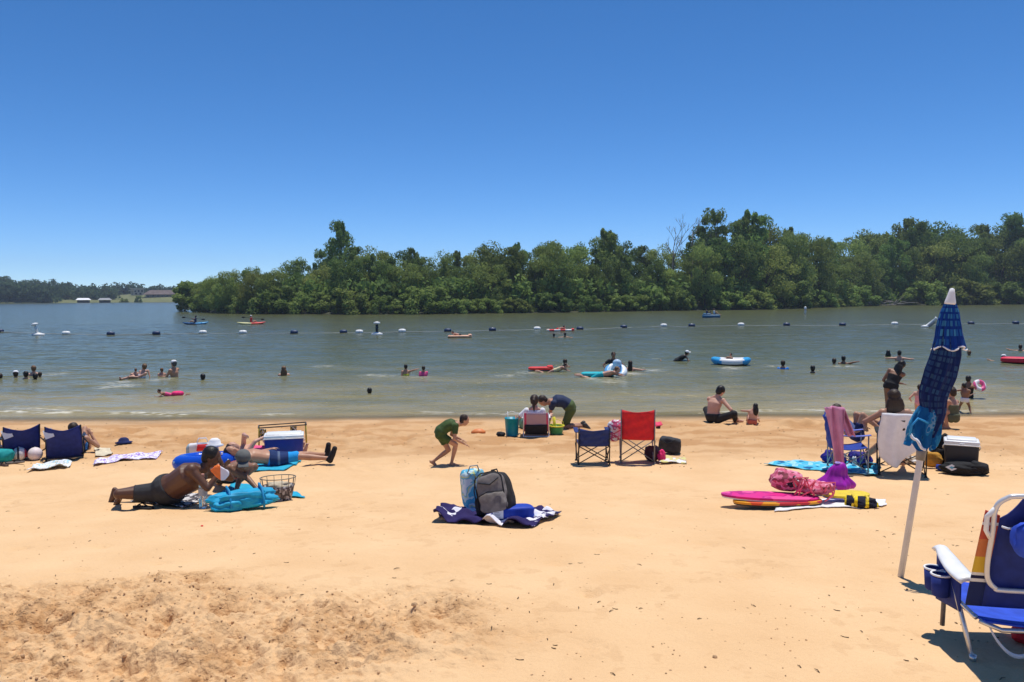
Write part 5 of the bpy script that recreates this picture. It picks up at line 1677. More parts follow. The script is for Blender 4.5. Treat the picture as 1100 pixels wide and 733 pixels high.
# ------------------------------------------------ woman in black chair with white towel
p, rz, k = frame(970, 512)
bc = camp_chair('black folding chair under a white towel, beside the parasol pole', p + V((0, .02, 0)), rz + .10, BLACK_CL, BLACK_PL, w=.62, zs=.42, hb=.88, d=.50)
mb = MB()
def wt_(u, v):
    # over the top of the back: long drop behind (towards the camera), short drop in front
    L = .62 * (1 + .30 * u * 0 + .25 * (1 - abs(2 * u - .75)))
    w = .64 + .03 * v
    x = (u - .5) * w + .02 * math.sin(v * 7) + .025 * v * math.sin(u * 9)
    s_ = v * 1.0
    if s_ < .25:
        return (x * .95, .06 - .02 + .0, .93 - (.25 - s_) * .8)
    q = (s_ - .25) / .75
    return (x, -.14 + (.012 + .03 * q) * math.sin(u * 15 + q) + .02 * q, .94 - q * L * (.92 + .15 * math.sin(u * 5 + .5)))
mb.sheet(wt_, 22, 28, .012)
o = mb.build('towel', WHITE_CL, None, p + V((0, .02, 0)), rz + .10); tag(o, 'plain white towel draped over the back of the black folding chair', 'towel', 'towels on the sand')
person('dark-haired woman sitting in the black folding chair, hair over the white towel', p + V((-.03, .18, 0)), rz, 1.02, (0, .12, .50), (-.02, .02, .90), (0, 1, 0), head=(-.04, .05, 1.15), face=(-.2, 1, -.1),
       wl=(-.42, .28, .62), wr=(.34, .35, .66), ep=(-.8, -.3, -.3), epr=(.8, -.3, -.3), al=(-.45, .80, .06), ar=(.10, .75, .06), kp=(-.4, .1, 1), kpr=(0, .1, 1), skin=SK_TAN, hair=H_BROWN, style='longwide', clothes=(('suit', BLACK_CL), ('brief', BLACK_CL)), vox=.013, group='people on the sand')
# second person leaning back in blue chair, only legs crossing
p, rz, k = frame(926, 500)
person('person slumped low in the blue chair, bare thighs and grey shoes raised', p + V((.12, .32, 0)), rz, .88, (-.06, .05, .48), (-.36, .12, .72), (.5, 0, .8), head=(-.42, .18, .93), face=(.9, .1, .0),
       wl=(-.02, .2, .62), wr=(-.02, -.12, .62), ep=(-.3, .3, -.5), epr=(-.3, -.3, -.5), al=(.30, .12, .74), ar=(.34, -.04, .62), kp=(.1, 0, 1), footl=(.2, 0, 1), footr=(.3, 0, 1), skin=SK_TAN, hair=H_BROWN, clothes=(('shirt', mat('slate_shirt', (.10, .14, .32), .8)), ('shorts', NAVY_CL), ('shoes', mat('slate_shoe', (.10, .12, .22), .7))), vox=.013, group='people on the sand')
# standing woman and child in the shallows
p = Wp(963, 442)
person('woman with dark hair and swimsuit standing bent in the shallows behind the parasol group', p + V((0, 0, -.22)), facing(p), 1.0, (-.14, 0, .86), (-.02, .10, 1.20), (.2, 1, 0), head=(.10, .14, 1.40), face=(.6, .8, -.4),
       wl=(-.22, .28, .85), wr=(.12, .30, .90), al=(-.20, 0, .0), ar=(.02, 0, .0), kp=(0, 1, 0), skin=SK_BROWN, hair=H_BLACK, style='longwide', clothes=(('suit', BLACK_CL), ('brief', BLACK_CL)), vox=.015, group='bathers at the waterline')
p = G(992, 453)
person('child in a pale pink top standing at the waterline right of the seated woman', p + V((.05, .3, 0)), facing(p), .62, (0, 0, .60), (0, 0, 1.0), (0, 1, 0), face=(.1, 1, -.2), wl=(-.3, .1, .7), wr=(.35, .1, .78), al=(-.1, 0, 0), ar=(.1, 0, 0), kp=(0, 1, 0), skin=SK_FAIR, hair=H_BROWN, clothes=(('suit', mat('pale_pink', (.75, .35, .38), .8)),), vox=.014, group='bathers at the waterline')
p, rz, k = frame(1021, 461)
person('person crouching on the wet sand behind the parasol, arms forward', p, rz, .92, (.05, .0, .26), (.02, .05, .62), (-.8, .5, 0), head=(.0, .08, .86), face=(-.8, .5, -.2),
       wl=(-.30, .10, .38), wr=(-.24, -.10, .30), ep=(.2, 0, -1), al=(-.12, .12, .06), ar=(-.06, -.12, .06), kp=(-1, .1, .8), kpr=(-.6, -.5, .8), footl=(-1, 0, 0), footr=(-1, 0, 0), skin=SK_TAN, hair=H_BROWN, style='bun', clothes=(('suit', mat('olive_suit', (.10, .11, .06), .8)), ('brief', mat('olive_suit', (.10, .11, .06), .8))), vox=.014, group='bathers at the waterline')
p, rz, k = frame(1036, 446)
person('toddler with bushy dark hair stepping along the waterline, arm stretched to the left', p, rz, .55, (0, 0, .68), (.02, .0, 1.12), (.3, 1, 0), head=(-.06, .02, 1.36), face=(-.7, .7, 0), wl=(-.55, .1, .98), wr=(.32, .2, .95), al=(-.26, .05, .06), ar=(.26, .0, .06), kp=(0, 1, .2), skin=SK_BROWN, hair=H_BLACK, style='messy', clothes=(('brief', WHITE_CL),), vox=.012, group='bathers at the waterline')
p = Wp(1040, 429)
person('child behind the toddler in the shallows, only a dark head showing above its shoulder', p, facing(p), .8, (0, 0, .05), (0, 0, .50), (0, 1, 0), face=(.4, .8, 0), skin=SK_BROWN, hair=H_BLACK, legs=False, vox=.018, hands=False, wr=(.25, -.1, .42), group='bathers at the waterline', clothes=(('suit', BLACK_CL),))
mb = MB(); mb.torus((0, 0, 0), .12, .06, Matrix.Rotation(rad(60), 3, 'X'), 28, 10)
o = mb.build('swim_ring', pattern('pink_white_ring', 'stripes', [(.8, .12, .3), (.85, .8, .82)], 4, pos=[0, .5], rough=.3), None, (p.x + .24, p.y - .12, .40), 0.0); tag(o, 'small pink and white swim ring held by the child behind the toddler', 'swim ring')

# ------------------------------------------------ black and white cooler, bags
p, rz, k = frame(1042, 508)
cooler('cooler', 'black cooler with a white lid on the right, behind a black bag', p + V((0, .25, 0)), rz + .05, (.46, .36, .50), mat('cooler_black', (.022, .020, .022), .45, .1, spec=.5), WHITE_PL, WHITE_PL)
p, rz, k = frame(1040, 510)
t = thing('duffel_bag', 'flat black duffel bag with a white diamond mark in front of the black cooler', 'bag', p + V((-.06, .03, 0)), rz - .05)
mb = MB(); mb.soft((0, 0, .085), (.60, .26, .18), None, .05, 2.8, 11, 5); mb.soft((.2, 0, .12), (.26, .22, .18), None, .06, 2.4, 8, 2); mb.build('bag_body', mat('black_bag', (.012, .012, .014), .8, .3, bump=.3), t)
mb = MB(); mb.sm = False; mb.prism([(-.085, 0), (0, -.05), (.085, 0), (0, .05)], .012, Matrix.Translation((-.14, -.128, .11)) @ Matrix.Rotation(rad(-14), 4, 'X')); mb.build('white_mark', WHITE_CL, t)
mb = MB(); mb.sm = False; mb.prism([(-.035, 0), (0, -.02), (.035, 0), (0, .02)], .012, Matrix.Translation((-.14, -.131, .11)) @ Matrix.Rotation(rad(-14), 4, 'X')); mb.build('mark_centre', mat('teal_mark', (.1, .35, .5), .7), t)
p, rz, k = frame(1019, 503)
t = thing('backpack', 'tall black backpack leaning behind the orange bag, left of the black cooler', 'backpack', p + V((.02, .22, 0)), rz)
mb = MB(); mb.soft((0, 0, .24), (.30, .22, .52), Matrix.Rotation(rad(14), 3, 'Y'), .05, 2.6, 11, 3); mb.build('pack_body', BLACK_CL, t)
mb = MB(); mb.soft((-.02, -.11, .16), (.20, .08, .22), Matrix.Rotation(rad(14), 3, 'Y'), .04, 3, 8, 5); mb.build('front_pocket', mat('black_bag', (.012, .012, .014), .8, .3), t)
p, rz, k = frame(1003, 504)
mb = MB(); mb.soft((0, 0, .13), (.30, .16, .25), None, .04, 2.3, 10, 8); o = mb.build('sun_hat', mat('ochre_straw', (.52, .26, .04), .9, .2, scale=30, bump=.6), None, p + V((.03, .12, 0)), rz); tag(o, 'rounded ochre straw bag between the parasol pole and the black backpack', 'bag'); o.name = 'straw_bag'
p, rz, k = frame(1012, 506)
mb = MB(); mb.soft((0, 0, .05), (.20, .14, .10), None, .08, 2.4, 8, 8); o = mb.build('cloth', BLUE_CL, None, p + V((.02, .02, 0)), rz); tag(o, 'dark blue cloth on the sand between the straw bag and the black duffel bag', 'cloth')
p, rz, k = frame(972, 500)
mb = MB(); mb.soft((0, 0, .09), (.34, .22, .18), None, .09, 2.3, 10, 2); mb.soft((.2, .05, .05), (.22, .2, .12), None, .1, 2.3, 8, 6); o = mb.build('clothing_heap', pattern('white_grey_heap', 'blobs', [(.70, .68, .64), (.45, .38, .30), (.76, .75, .74)], 6), None, p + V((0, .2, 0)), rz); tag(o, 'heap of white clothes under the black folding chair', 'clothes')
p, rz, k = frame(934, 505)
mb = MB(); mb.soft((0, 0, .05), (.26, .20, .11), None, .08, 2.4, 8, 3); o = mb.build('water_shoe', pattern('blue_black_shoe', 'blobs', [(.01, .01, .015), (.05, .35, .55)], 8), None, p + V((.03, .02, .015)), rz); tag(o, 'black and blue water shoe on the turquoise towel beside the black chair', 'shoe')

# ------------------------------------------------ closed parasol
pb = G(966, 620)
k = ppm(pb)
t = thing('parasol', 'closed blue patterned beach parasol on a tilted white pole stuck in the sand', 'parasol', pb, facing(pb))
_nrm = V((pb.x, pb.y, 0)).normalized()
_inv = Matrix.Rotation(-facing(pb), 3, 'Z')
def U(px, py, y=0.0):
    """photo pixel -> local coordinates in the parasol's own upright plane"""
    d = ray(px, py)
    tt = (pb - V((0, 0, CAM_H))).dot(_nrm) / d.dot(_nrm)
    q = _inv @ (V((0, 0, CAM_H)) + d * tt - pb)
    return V((q.x, y, q.z))
mb = MB(); mb.tube([U(965.5, 632), U(990, 484), U(1000, 430), U(1019, 335)], [.021, .021, .017, .014], 12); mb.build('pole', mat('pole_white', (.66, .64, .62), .35, .08, metal=.0), t)
mb = MB(); mb.tube([U(988.5, 494), U(991, 477)], [.030, .034], 12); mb.build('pole_joint', GREY_FR, t)
def canopy(axis, radii, nf, depth, seg=96, wav=0.0, ph=0.0, flat=.8, ns=36):
    """folded cloth around an axis"""
    pts = []; rs = []
    m = len(axis)
    for i in range(ns + 1):
        q = i / ns * (m - 1); a = min(int(q), m - 2); f_ = q - a
        def cr(P, j):
            return P[max(0, min(m - 1, j))]
        p0, p1, p2, p3 = cr(axis, a - 1), cr(axis, a), cr(axis, a + 1), cr(axis, a + 2)
        pts.append(.5 * ((2 * p1) + (p2 - p0) * f_ + (2 * p0 - 5 * p1 + 4 * p2 - p3) * f_ ** 2 + (3 * p1 - p0 - 3 * p2 + p3) * f_ ** 3))
        rs.append(radii[a] * (1 - f_) + radii[a + 1] * f_)
    mb = MB(); vs = []; fs = []
    rr = random.Random(4)
    offs = [rr.uniform(-.3, .3) for _ in range(nf)]
    for i, p in enumerate(pts):
        v = i / ns
        tan = (pts[min(i + 1, ns)] - pts[max(i - 1, 0)]).normalized()
        a = V((0, 1, 0)).cross(tan).normalized(); b = tan.cross(a)
        for j in range(seg):
            th = 2 * math.pi * j / seg
            fold = math.sin(nf * th + ph + 1.3 * math.sin(v * 4 + 2 * th)) + .4 * math.sin(2.3 * nf * th + 3 * v)
            r = rs[i] * (1 + depth * min(1, v * 3 + .2) * fold / 1.4)
            off = wav * max(0, (v - .9) / .1) * math.sin(nf * th * .5)
            vs.append(p + (a * math.cos(th) + b * math.sin(th) * flat) * r + tan * off)
    for i in range(ns):
        for j in range(seg):
            j2 = (j + 1) % seg
            fs.append((i * seg + j, i * seg + j2, (i + 1) * seg + j2, (i + 1) * seg + j))
    bv, ff = mb._fin(vs, fs)
    uv = mb.bm.loops.layers.uv.new('UVMap')
    L = sum((pts[i + 1] - pts[i]).length for i in range(ns))
    for fi, f in enumerate(ff):
        i, j = divmod(fi, seg)
        for l, (di, dj) in zip(f.loops, ((0, 0), (0, 1), (1, 1), (1, 0))):
            l[uv].uv = ((j + dj) / seg * 24, (i + di) / ns * L / .047)
    bmesh.ops.solidify(mb.bm, geom=mb.bm.faces[:], thickness=.004)
    return mb
def square_print(name, base, spots, scale=1.0, thr=.62):
    m, nt, b = _nt(name)
    tc = N(nt, 'ShaderNodeTexCoord')
    sp = N(nt, 'ShaderNodeSeparateXYZ'); nt.links.new(tc.outputs['UV'], sp.inputs[0])
    def cellm(o):
        f = N(nt, 'ShaderNodeMath', operation='FRACT'); nt.links.new(o, f.inputs[0])
        s_ = N(nt, 'ShaderNodeMath', operation='SUBTRACT'); nt.links.new(f.outputs[0], s_.inputs[0]); s_.inputs[1].default_value = .5
        a_ = N(nt, 'ShaderNodeMath', operation='ABSOLUTE'); nt.links.new(s_.outputs[0], a_.inputs[0])
        l_ = N(nt, 'ShaderNodeMath', operation='LESS_THAN'); nt.links.new(a_.outputs[0], l_.inputs[0]); l_.inputs[1].default_value = .34
        fl = N(nt, 'ShaderNodeMath', operation='FLOOR'); nt.links.new(o, fl.inputs[0])
        return l_.outputs[0], fl.outputs[0]
    a1, f1 = cellm(sp.outputs[0]); a2, f2 = cellm(sp.outputs[1])
    mk = N(nt, 'ShaderNodeMath', operation='MULTIPLY'); nt.links.new(a1, mk.inputs[0]); nt.links.new(a2, mk.inputs[1])
    cb_ = N(nt, 'ShaderNodeCombineXYZ'); nt.links.new(f1, cb_.inputs[0]); nt.links.new(f2, cb_.inputs[1])
    wn_ = N(nt, 'ShaderNodeTexWhiteNoise', noise_dimensions='2D'); nt.links.new(cb_.outputs[0], wn_.inputs[0])
    w1 = N(nt, 'ShaderNodeTexWhiteNoise', noise_dimensions='1D'); nt.links.new(f2, w1.inputs['W'])
    # some rows are mostly plain
    rowk = ramp(nt, w1.outputs['Value'], [(0, (1, 1, 1)), (.30, (1, 1, 1)), (.34, (.35, .35, .35)), (1, (.9, .9, .9))])
    col = ramp(nt, wn_.outputs['Value'], [(0, spots[0]), (.4, spots[1]), (.75, spots[2])], 'CONSTANT')
    m1 = N(nt, 'ShaderNodeMath', operation='MULTIPLY'); nt.links.new(mk.outputs[0], m1.inputs[0]); nt.links.new(rowk, m1.inputs[1])
    mx = N(nt, 'ShaderNodeMix', data_type='RGBA'); nt.links.new(m1.outputs[0], mx.inputs['Factor'])
    mx.inputs[6].default_value = (*base, 1); nt.links.new(col, mx.inputs[7])
    nt.links.new(mx.outputs[2], b.inputs['Base Color'])
    b.inputs['Roughness'].default_value = .6; b.inputs['Specular IOR Level'].default_value = .3
    return m
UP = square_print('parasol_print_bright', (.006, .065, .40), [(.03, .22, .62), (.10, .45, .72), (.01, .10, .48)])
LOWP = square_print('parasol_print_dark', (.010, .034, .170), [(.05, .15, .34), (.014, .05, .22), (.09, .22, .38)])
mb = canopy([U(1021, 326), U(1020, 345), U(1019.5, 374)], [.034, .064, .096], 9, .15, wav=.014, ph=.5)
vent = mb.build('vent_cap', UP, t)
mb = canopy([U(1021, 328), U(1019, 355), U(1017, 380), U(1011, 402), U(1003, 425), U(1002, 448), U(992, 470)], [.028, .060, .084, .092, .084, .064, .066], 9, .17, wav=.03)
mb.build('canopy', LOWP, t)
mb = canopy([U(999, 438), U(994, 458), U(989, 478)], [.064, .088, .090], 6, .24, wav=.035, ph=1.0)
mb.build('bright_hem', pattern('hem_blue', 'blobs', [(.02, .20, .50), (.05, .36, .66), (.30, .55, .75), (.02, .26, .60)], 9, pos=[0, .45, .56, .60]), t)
# white piping on the vent edge
pts = []
mbp = MB()
bm = vent.data
ring = [v.co.copy() for v in bm.vertices][36 * 96:37 * 96]
if len(ring) == 96:
    ring.append(ring[0]); mbp.tube(ring, .0055, 6, caps=False); mbp.build('white_piping', WHITE_CL, vent)
mb = MB(); pts = [U(978 + 2 * i, 464 + 2.2 * i + 1.5 * math.sin(i * 1.3), -.112 + .008 * math.sin(i)) for i in range(9)]; mb.tube(pts, .010, 6); mb.build('white_piping', WHITE_CL, t)
d = (U(1023, 308) - U(1019, 335)).normalized()
mb = MB(); R = basis(V((0, 1, 0)).cross(d).normalized(), d.cross(V((0, 1, 0)).cross(d)).normalized(), d)
mb.lathe(U(1020.5, 327), [(.036, 0), (.035, .015), (.026, .05), (.020, .08), (.014, .105), (0, .11)], 18, R); mb.build('tip', WHITE_PL, t)
mb = MB(); mb.tube([U(997, 452, -.105), U(986, 447, -.12), U(979, 455, -.12), U(977, 466, -.11)], .008, 6); mb.build('tie_strap', mat('hem_blue_solid', (.03, .30, .62), .7), t)

# ------------------------------------------------ near beach chair, bottom right
pc = G(1045, 710)
kk = ppm(pc)
t = thing('beach_chair', 'large blue beach chair with white armrest cut by the right edge of the photo', 'beach chair', pc, 0)
# axes: a = along the chair's side from rear foot to front foot, b = across to the hidden side
pf = G(1011, 679)
ax = (pf - pc); ax.z = 0; ax.normalize()
bx = V((-ax.y, ax.x, 0)) * -1
if bx.x < 0: bx = -bx
def Q(a, b, z): return ax * a + bx * b + V((0, 0, z))
CW = .62
CHB = mat('chair_royal', (.025, .075, .52), .7, .2, bump=.3); CHN = mat('chair_navy', (.014, .030, .185), .75, .2, bump=.3)
for b in (0, CW):
    mb = MB(); mb.tube([Q(0, b, .0), Q(.20, b - .005, .26), Q(.36, b, .44)], .013, 10); mb.lathe(Q(0, b, 0), [(.017, 0), (.018, .03)], 10); mb.build('leg', ALU, t)
    mb = MB(); mb.tube([Q(.45, b + .02, .0), Q(.43, b + .02, .25)], .013, 10); mb.build('leg', mat('leg_shaded', (.22, .17, .14), .5), t)  # front leg: shade under the chair put into its brown-grey colour
    # armrest: contoured white plastic
    mb = MB(); s0, s1 = .05, .45
    def arm(u, v, b=b):
        a = s0 + (s1 - s0) * v
        wd = .030 + .022 * math.sin(math.pi * min(1, .15 + v)) ** .7
        bulge = .018 * (1 - (2 * u - 1) ** 2)
        return Q(a, b - .01 + (u - .5) * 2 * wd, .39 + .075 * v - .02 * math.sin(v * 3.1) - .05 * max(0, v - .9) * 6 + bulge)
    mb.sheet(arm, 8, 18, .022); mb.build('armrest', WHITE_PL, t)
    mb = MB(); mb.tube([Q(.28, b, .43), Q(.24, b, .30)], .010, 8); mb.build('arm_strut', ALU, t)
    # seat side rail
    mb = MB(); mb.tube([Q(-.02, b, .235), Q(.25, b, .245), Q(.50, b, .27)], .012, 8); mb.build('seat_rail', ALU, t)
# seat
mb = MB(); mb.sheet(lambda u, v: Q(-.11 + v * .60, .01 + u * (CW - .02), .25 - .035 * math.sin(math.pi * v) - .02 * math.sin(math.pi * u)), 12, 12, .010); mb.build('seat', CHB, t)
mb = MB(); mb.tube([Q(-.06, 0, .235), Q(-.12, .08, .215), Q(-.12, CW - .08, .215), Q(-.06, CW, .235)], .012, 10); mb.build('seat_bar', ALU, t)
# backrest fabric, leaning back
LB = .15
def bk(u, v):
    a = .02 - LB * v ** 1.1
    return Q(a - .02 * math.sin(math.pi * u), -.035 + .035 * v + u * (CW + .02 - .06 * v), .285 + .615 * v)
def bks(u0, u1, dz=0):
    def g(u, v):
        a0 = u0; vv = v
        if u0 > .05: a0 = u0 + .16 * max(0, (v - .80) / .20) ** .6
        else: vv = v * (.86 - .04 * u)
        return bk(a0 + (u1 - a0) * u, vv)
    return g
mb = MB(); mb.sheet(bks(.115, 1), 14, 24, .010); mb.build('backrest', CHN, t)
STR = pattern('chair_stripes', 'stripes', [(.42, .05, .03), (.75, .72, .66), (.52, .09, .05), (.62, .20, .07), (.72, .46, .05), (.78, .76, .70), (.02, .02, .06), (.75, .73, .68), (.02, .03, .10)], 1 / .62, stretch=(0, 0, 0))
nt = STR.node_tree
for n_ in nt.nodes:
    if n_.type == 'MAPPING':
        n_.inputs['Rotation'].default_value = (0, rad(90), 0); n_.inputs['Scale'].default_value = (1, 1, 1 / .62); n_.inputs['Location'].default_value = (.0, 0, 0)
# stripes by height: feed Z directly
for n_ in list(nt.nodes):
    if n_.type == 'SEPXYZ':
        fr = n_.outputs[0].links[0].to_node
        nt.links.remove(n_.outputs[0].links[0])
        src = n_.inputs[0].links[0].from_node
        for n2 in nt.nodes:
            if n2.type == 'TEX_COORD': nt.links.new(n2.outputs['Object'], n_.inputs[0])
        mr = N(nt, 'ShaderNodeMapRange'); mr.inputs['From Min'].default_value = .88; mr.inputs['From Max'].default_value = .30
        nt.links.new(n_.outputs[2], mr.inputs['Value'])
        rp = [q for q in nt.nodes if q.type == 'VALTORGB'][0]
        nt.links.new(mr.outputs[0], rp.inputs[0])
        for e_, ps in zip(rp.color_ramp.elements, [0, .22, .25, .38, .55, .70, .73, .76, .79]): e_.position = ps
mb = MB(); mb.sheet(bks(0, .115), 4, 16, .010); mb.build('striped_edge', STR, t)
# outer U frame of the back
def FR(u, v, o=-.035): 
    q = bk(u, v); return q - ax * .035
mb = MB()
pts = [FR(.9, 1.0), FR(.24, 1.01), FR(.11, .985), FR(.045, .90), FR(.06, .70), FR(.07, .45), FR(.095, .28), FR(.16, .195), FR(.26, .175), FR(.95, .165)]
sm_ = []
for i in range(len(pts) - 1):
    for q in range(5):
        f_ = q / 5
        p0 = pts[max(0, i - 1)]; p1 = pts[i]; p2 = pts[i + 1]; p3 = pts[min(len(pts) - 1, i + 2)]
        sm_.append(.5 * ((2 * p1) + (p2 - p0) * f_ + (2 * p0 - 5 * p1 + 4 * p2 - p3) * f_ ** 2 + (3 * p1 - p0 - 3 * p2 + p3) * f_ ** 3))
sm_.append(pts[-1])
mb.tube(sm_, .0125, 10); mb.build('back_frame', mat('frame_satin', (.70, .70, .70), .35, .05, metal=.35), t)
mb = MB(); mb.tube([FR(.045, .90), FR(-.005, .82), FR(.01, .70), FR(.05, .64)], .012, 8); mb.build('corner_bracket', WHITE_PL, t)
# head pillow and its strap
mb = MB(); mb.soft((0, 0, 0), (.40, .10, .20), basis(bx, ax, V((0, 0, 1))), .03, 3.4, 9, 3)
bmesh.ops.translate(mb.bm, vec=bk(.50, .67) - ax * .09, verts=mb.bm.verts[:]); mb.build('head_pillow', CHB, t)
mb = MB(); mb.tube([FR(.12, .74), FR(.17, .725), FR(.24, .74)], .006, 6); mb.build('pillow_cord', WHITE_CL, t)
mb = MB(); mb.soft((0, 0, 0), (.26, .05, .12), basis(bx, ax, V((0, 0, 1))), .05, 2.6, 8, 5)
bmesh.ops.translate(mb.bm, vec=bk(.53, .86) - ax * .05, verts=mb.bm.verts[:]); mb.build('pillow_flap', mat('flap_blue', (.03, .13, .55), .7), t)
# cup holder pouch on the outside of the arm
for i, a in enumerate((.40, .30)):
    mb = MB(); c_ = Q(a, -.05, .225); mb.lathe(c_, [(.040, 0), (.046, .01), (.052, .12), (.046, .12), (.036, .02)], 18, None, caps=False); mb.lathe(c_ + V((0, 0, .004)), [(0, 0), (.04, 0), (.04, .006), (0, .006)], 16)
    po = mb.build('cup_pouch', CHN, t)
    mb = MB(); mb.torus(c_ + V((0, 0, .122)), .050, .006, None, 22, 6); mb.build('pouch_trim', WHITE_CL, po)
mb = MB(); mb.sheet(lambda u, v: Q(.14 + .32 * u, -.012, .15 + .21 * v + .05 * u * v + .05 * (1 - v) * (1 - u)), 8, 8, .008); mb.build('side_pocket', CHN, t)
# dangling carry straps
mb = MB()
def ribbon(pts, w=.018, th=.003):
    pts = [V(p) for p in pts]; n = len(pts)
    mb.sheet(lambda u, v: pts[min(n - 1, round(u * (n - 1)))] + V((0, 0, (v - .5) * w)) + bx * 0, n - 1, 1, th)
P1 = [Q(-.04, .05 + .30 * i / 14, .22 - .17 * math.sin(math.pi * i / 14) ** .8) for i in range(15)]
ribbon(P1, .022); mb.build('carry_strap', WHITE_CL, t)
mb = MB(); P2 = [Q(-.05 + .03 * math.sin(i), .33 + .10 * i / 8, .21 - .13 * math.sin(math.pi * i / 8)) for i in range(9)]; ribbon(P2, .03); mb.build('carry_strap', WHITE_CL, t)
p, rz, k = frame(1103, 688)
mb = MB(); mb.soft((0, 0, .04), (.14, .18, .09), None, .06, 2.5, 8, 3); o = mb.build('cloth', RED_CL, None, p, rz); tag(o, 'red cloth on the sand under the large blue beach chair', 'cloth')

# ------------------------------------------------ litter
p, rz, k = frame(217, 567)
mb = MB(); mb.lathe((0, 0, 0), [(.012, 0), (.014, .006), (.008, .012)], 10); o = mb.build('bottle_cap', mat('red_bright', (.75, .03, .03), .4), None, p, rz); tag(o, 'tiny red bottle cap on the smooth sand below the turquoise bag', 'bottle cap')
# clods, twigs, pebbles: nobody could count them
rr = random.Random(99)
mb = MB(); mb.sm = False
cnt = 0
while cnt < 1500:
    x = rr.uniform(-5.2, 4.2); y = rr.uniform(3.3, 9.5)
    dm = float(dug_mask(np.array([x]), np.array([y]))[0])
    if rr.random() > (.9 * dm + .06 + .10 * (y < 5)): continue
    r = rr.uniform(.0022, .0060) * (1.2 if dm > .5 else .9) * (2.2 if rr.random() < .03 else 1)
    mb.ell((x, y, hgt(x, y) + r * .4), (r * rr.uniform(.8, 1.6), r * rr.uniform(.8, 1.4), r * .8), Matrix.Rotation(rr.uniform(0, 3), 3, 'Z'), 6, 4)
    cnt += 1
o = mb.build('sand_clods', mat('damp_clod', (.50, .31, .165), .95, .5, scale=20)); tag(o, 'small crumbs and clods of damp sand', 'sand clods', kind='stuff')
mb = MB()
for i in range(110):
    px = rr.uniform(0, 1100); py = rr.uniform(505, 730)
    q = G(px, py); L = rr.uniform(.015, .05); a = rr.uniform(0, 3.14)
    d = V((math.cos(a) * L, math.sin(a) * L, 0))
    q.z += .004
    mb.tube([q - d * .5, q + d.orthogonal() * .08, q + d * .5], [.0022, .003, .0012], 5)
for i in range(520):
    px = rr.uniform(-20, 1120); py = rr.uniform(455, 505)
    q = G(px, py); r = rr.uniform(.004, .011)
    mb.ell(q + V((0, 0, r * .3)), (r * 1.5, r, r * .6), Matrix.Rotation(rr.uniform(0, 3), 3, 'Z'), 6, 4)
o = mb.build('beach_debris', mat('twig', (.12, .075, .04), .9, .5)); tag(o, 'scattered twigs and dark bits of leaf on the sand', 'debris', kind='stuff')
# ================================================================== THINGS IN THE WATER
FW = mat('float_white', (.80, .80, .78), .4, .05); FB = mat('float_blue', (.012, .035, .10), .45, .1); FD = mat('float_dark', (.02, .035, .05), .5)
floats = [(0, 357, 'b'), (71, 359.5, 'w'), (119, 360, 'bw'), (168, 359.5, 'b'), (218, 358.5, 'w'), (261, 358.5, 'w'), (316, 358.5, 'b'), (369, 358, 'b'), (386, 358, 'w'), (432, 357, 'w'), (481, 356.5, 'b'), (529, 355.5, 'bw'), (577, 354.5, 'w'), (623, 354.5, 'b'), (670, 352.5, 'b'), (713, 351, 'w'), (743, 351, 'bw'), (796, 350, 'w'), (845, 350, 'bw'), (905, 350, 'b'), (961, 349, 'w'), (1043, 348.5, 'b'), (1091, 348, 'b')]
ORD = ['first', 'second', 'third', 'fourth', 'fifth', 'sixth', 'seventh', 'eighth', 'ninth', 'tenth', 'eleventh']
cnts = {'w': 0, 'b': 0, 'bw': 0}; desc = {'w': 'white', 'b': 'dark blue', 'bw': 'blue-and-white'}
line = []
for px, py, c in floats:
    p = Wp(px, py)
    line.append(p.copy())
    t = thing('swim_float', '%s %s float from the left on the swimming-area rope' % (ORD[cnts[c]], desc[c]), 'float', (p.x, p.y, .02), facing(p), 'floats along the swimming-area rope')
    cnts[c] += 1
    R = Matrix.Rotation(rad(90), 3, 'Y')
    prof = [(.05, -.30), (.14, -.27), (.18, -.16), (.19, 0), (.18, .16), (.14, .27), (.05, .30)]
    mb = MB(); mb.lathe((0, 0, .07), prof, 16, R); mb.build('float_body', FB if c != 'w' else FW, t)
    if c != 'w':
        mb = MB(); mb.lathe((0, 0, .12), [(.03, -.17), (.12, -.15), (.145, 0), (.12, .15), (.03, .17)], 14, R); mb.build('float_top', FW if c == 'bw' else mat('float_mid', (.08, .14, .24), .4), t)
    else:
        mb = MB(); mb.torus((0, 0, .07), .188, .016, R, 20, 6); mb.build('float_band', mat('band_w', (.5, .5, .5), .5), t)
mb = MB()
pts = []
for a, b in zip(line[:-1], line[1:]):
    for i in range(8):
        q = a.lerp(b, i / 8); q.z = .035 - .03 * math.sin(math.pi * i / 8); pts.append(q)
q0 = line[0] + (line[0] - line[1]) * 3; q1 = line[-1] + (line[-1] - line[-2]) * 3
pts = [q0] + pts + [line[-1], q1]
mb.tube(pts, .028, 6); o = mb.build('swim_rope', mat('rope_pale', (.42, .44, .42), .9)); tag(o, 'pale rope strung between the swimming-area floats', 'rope')

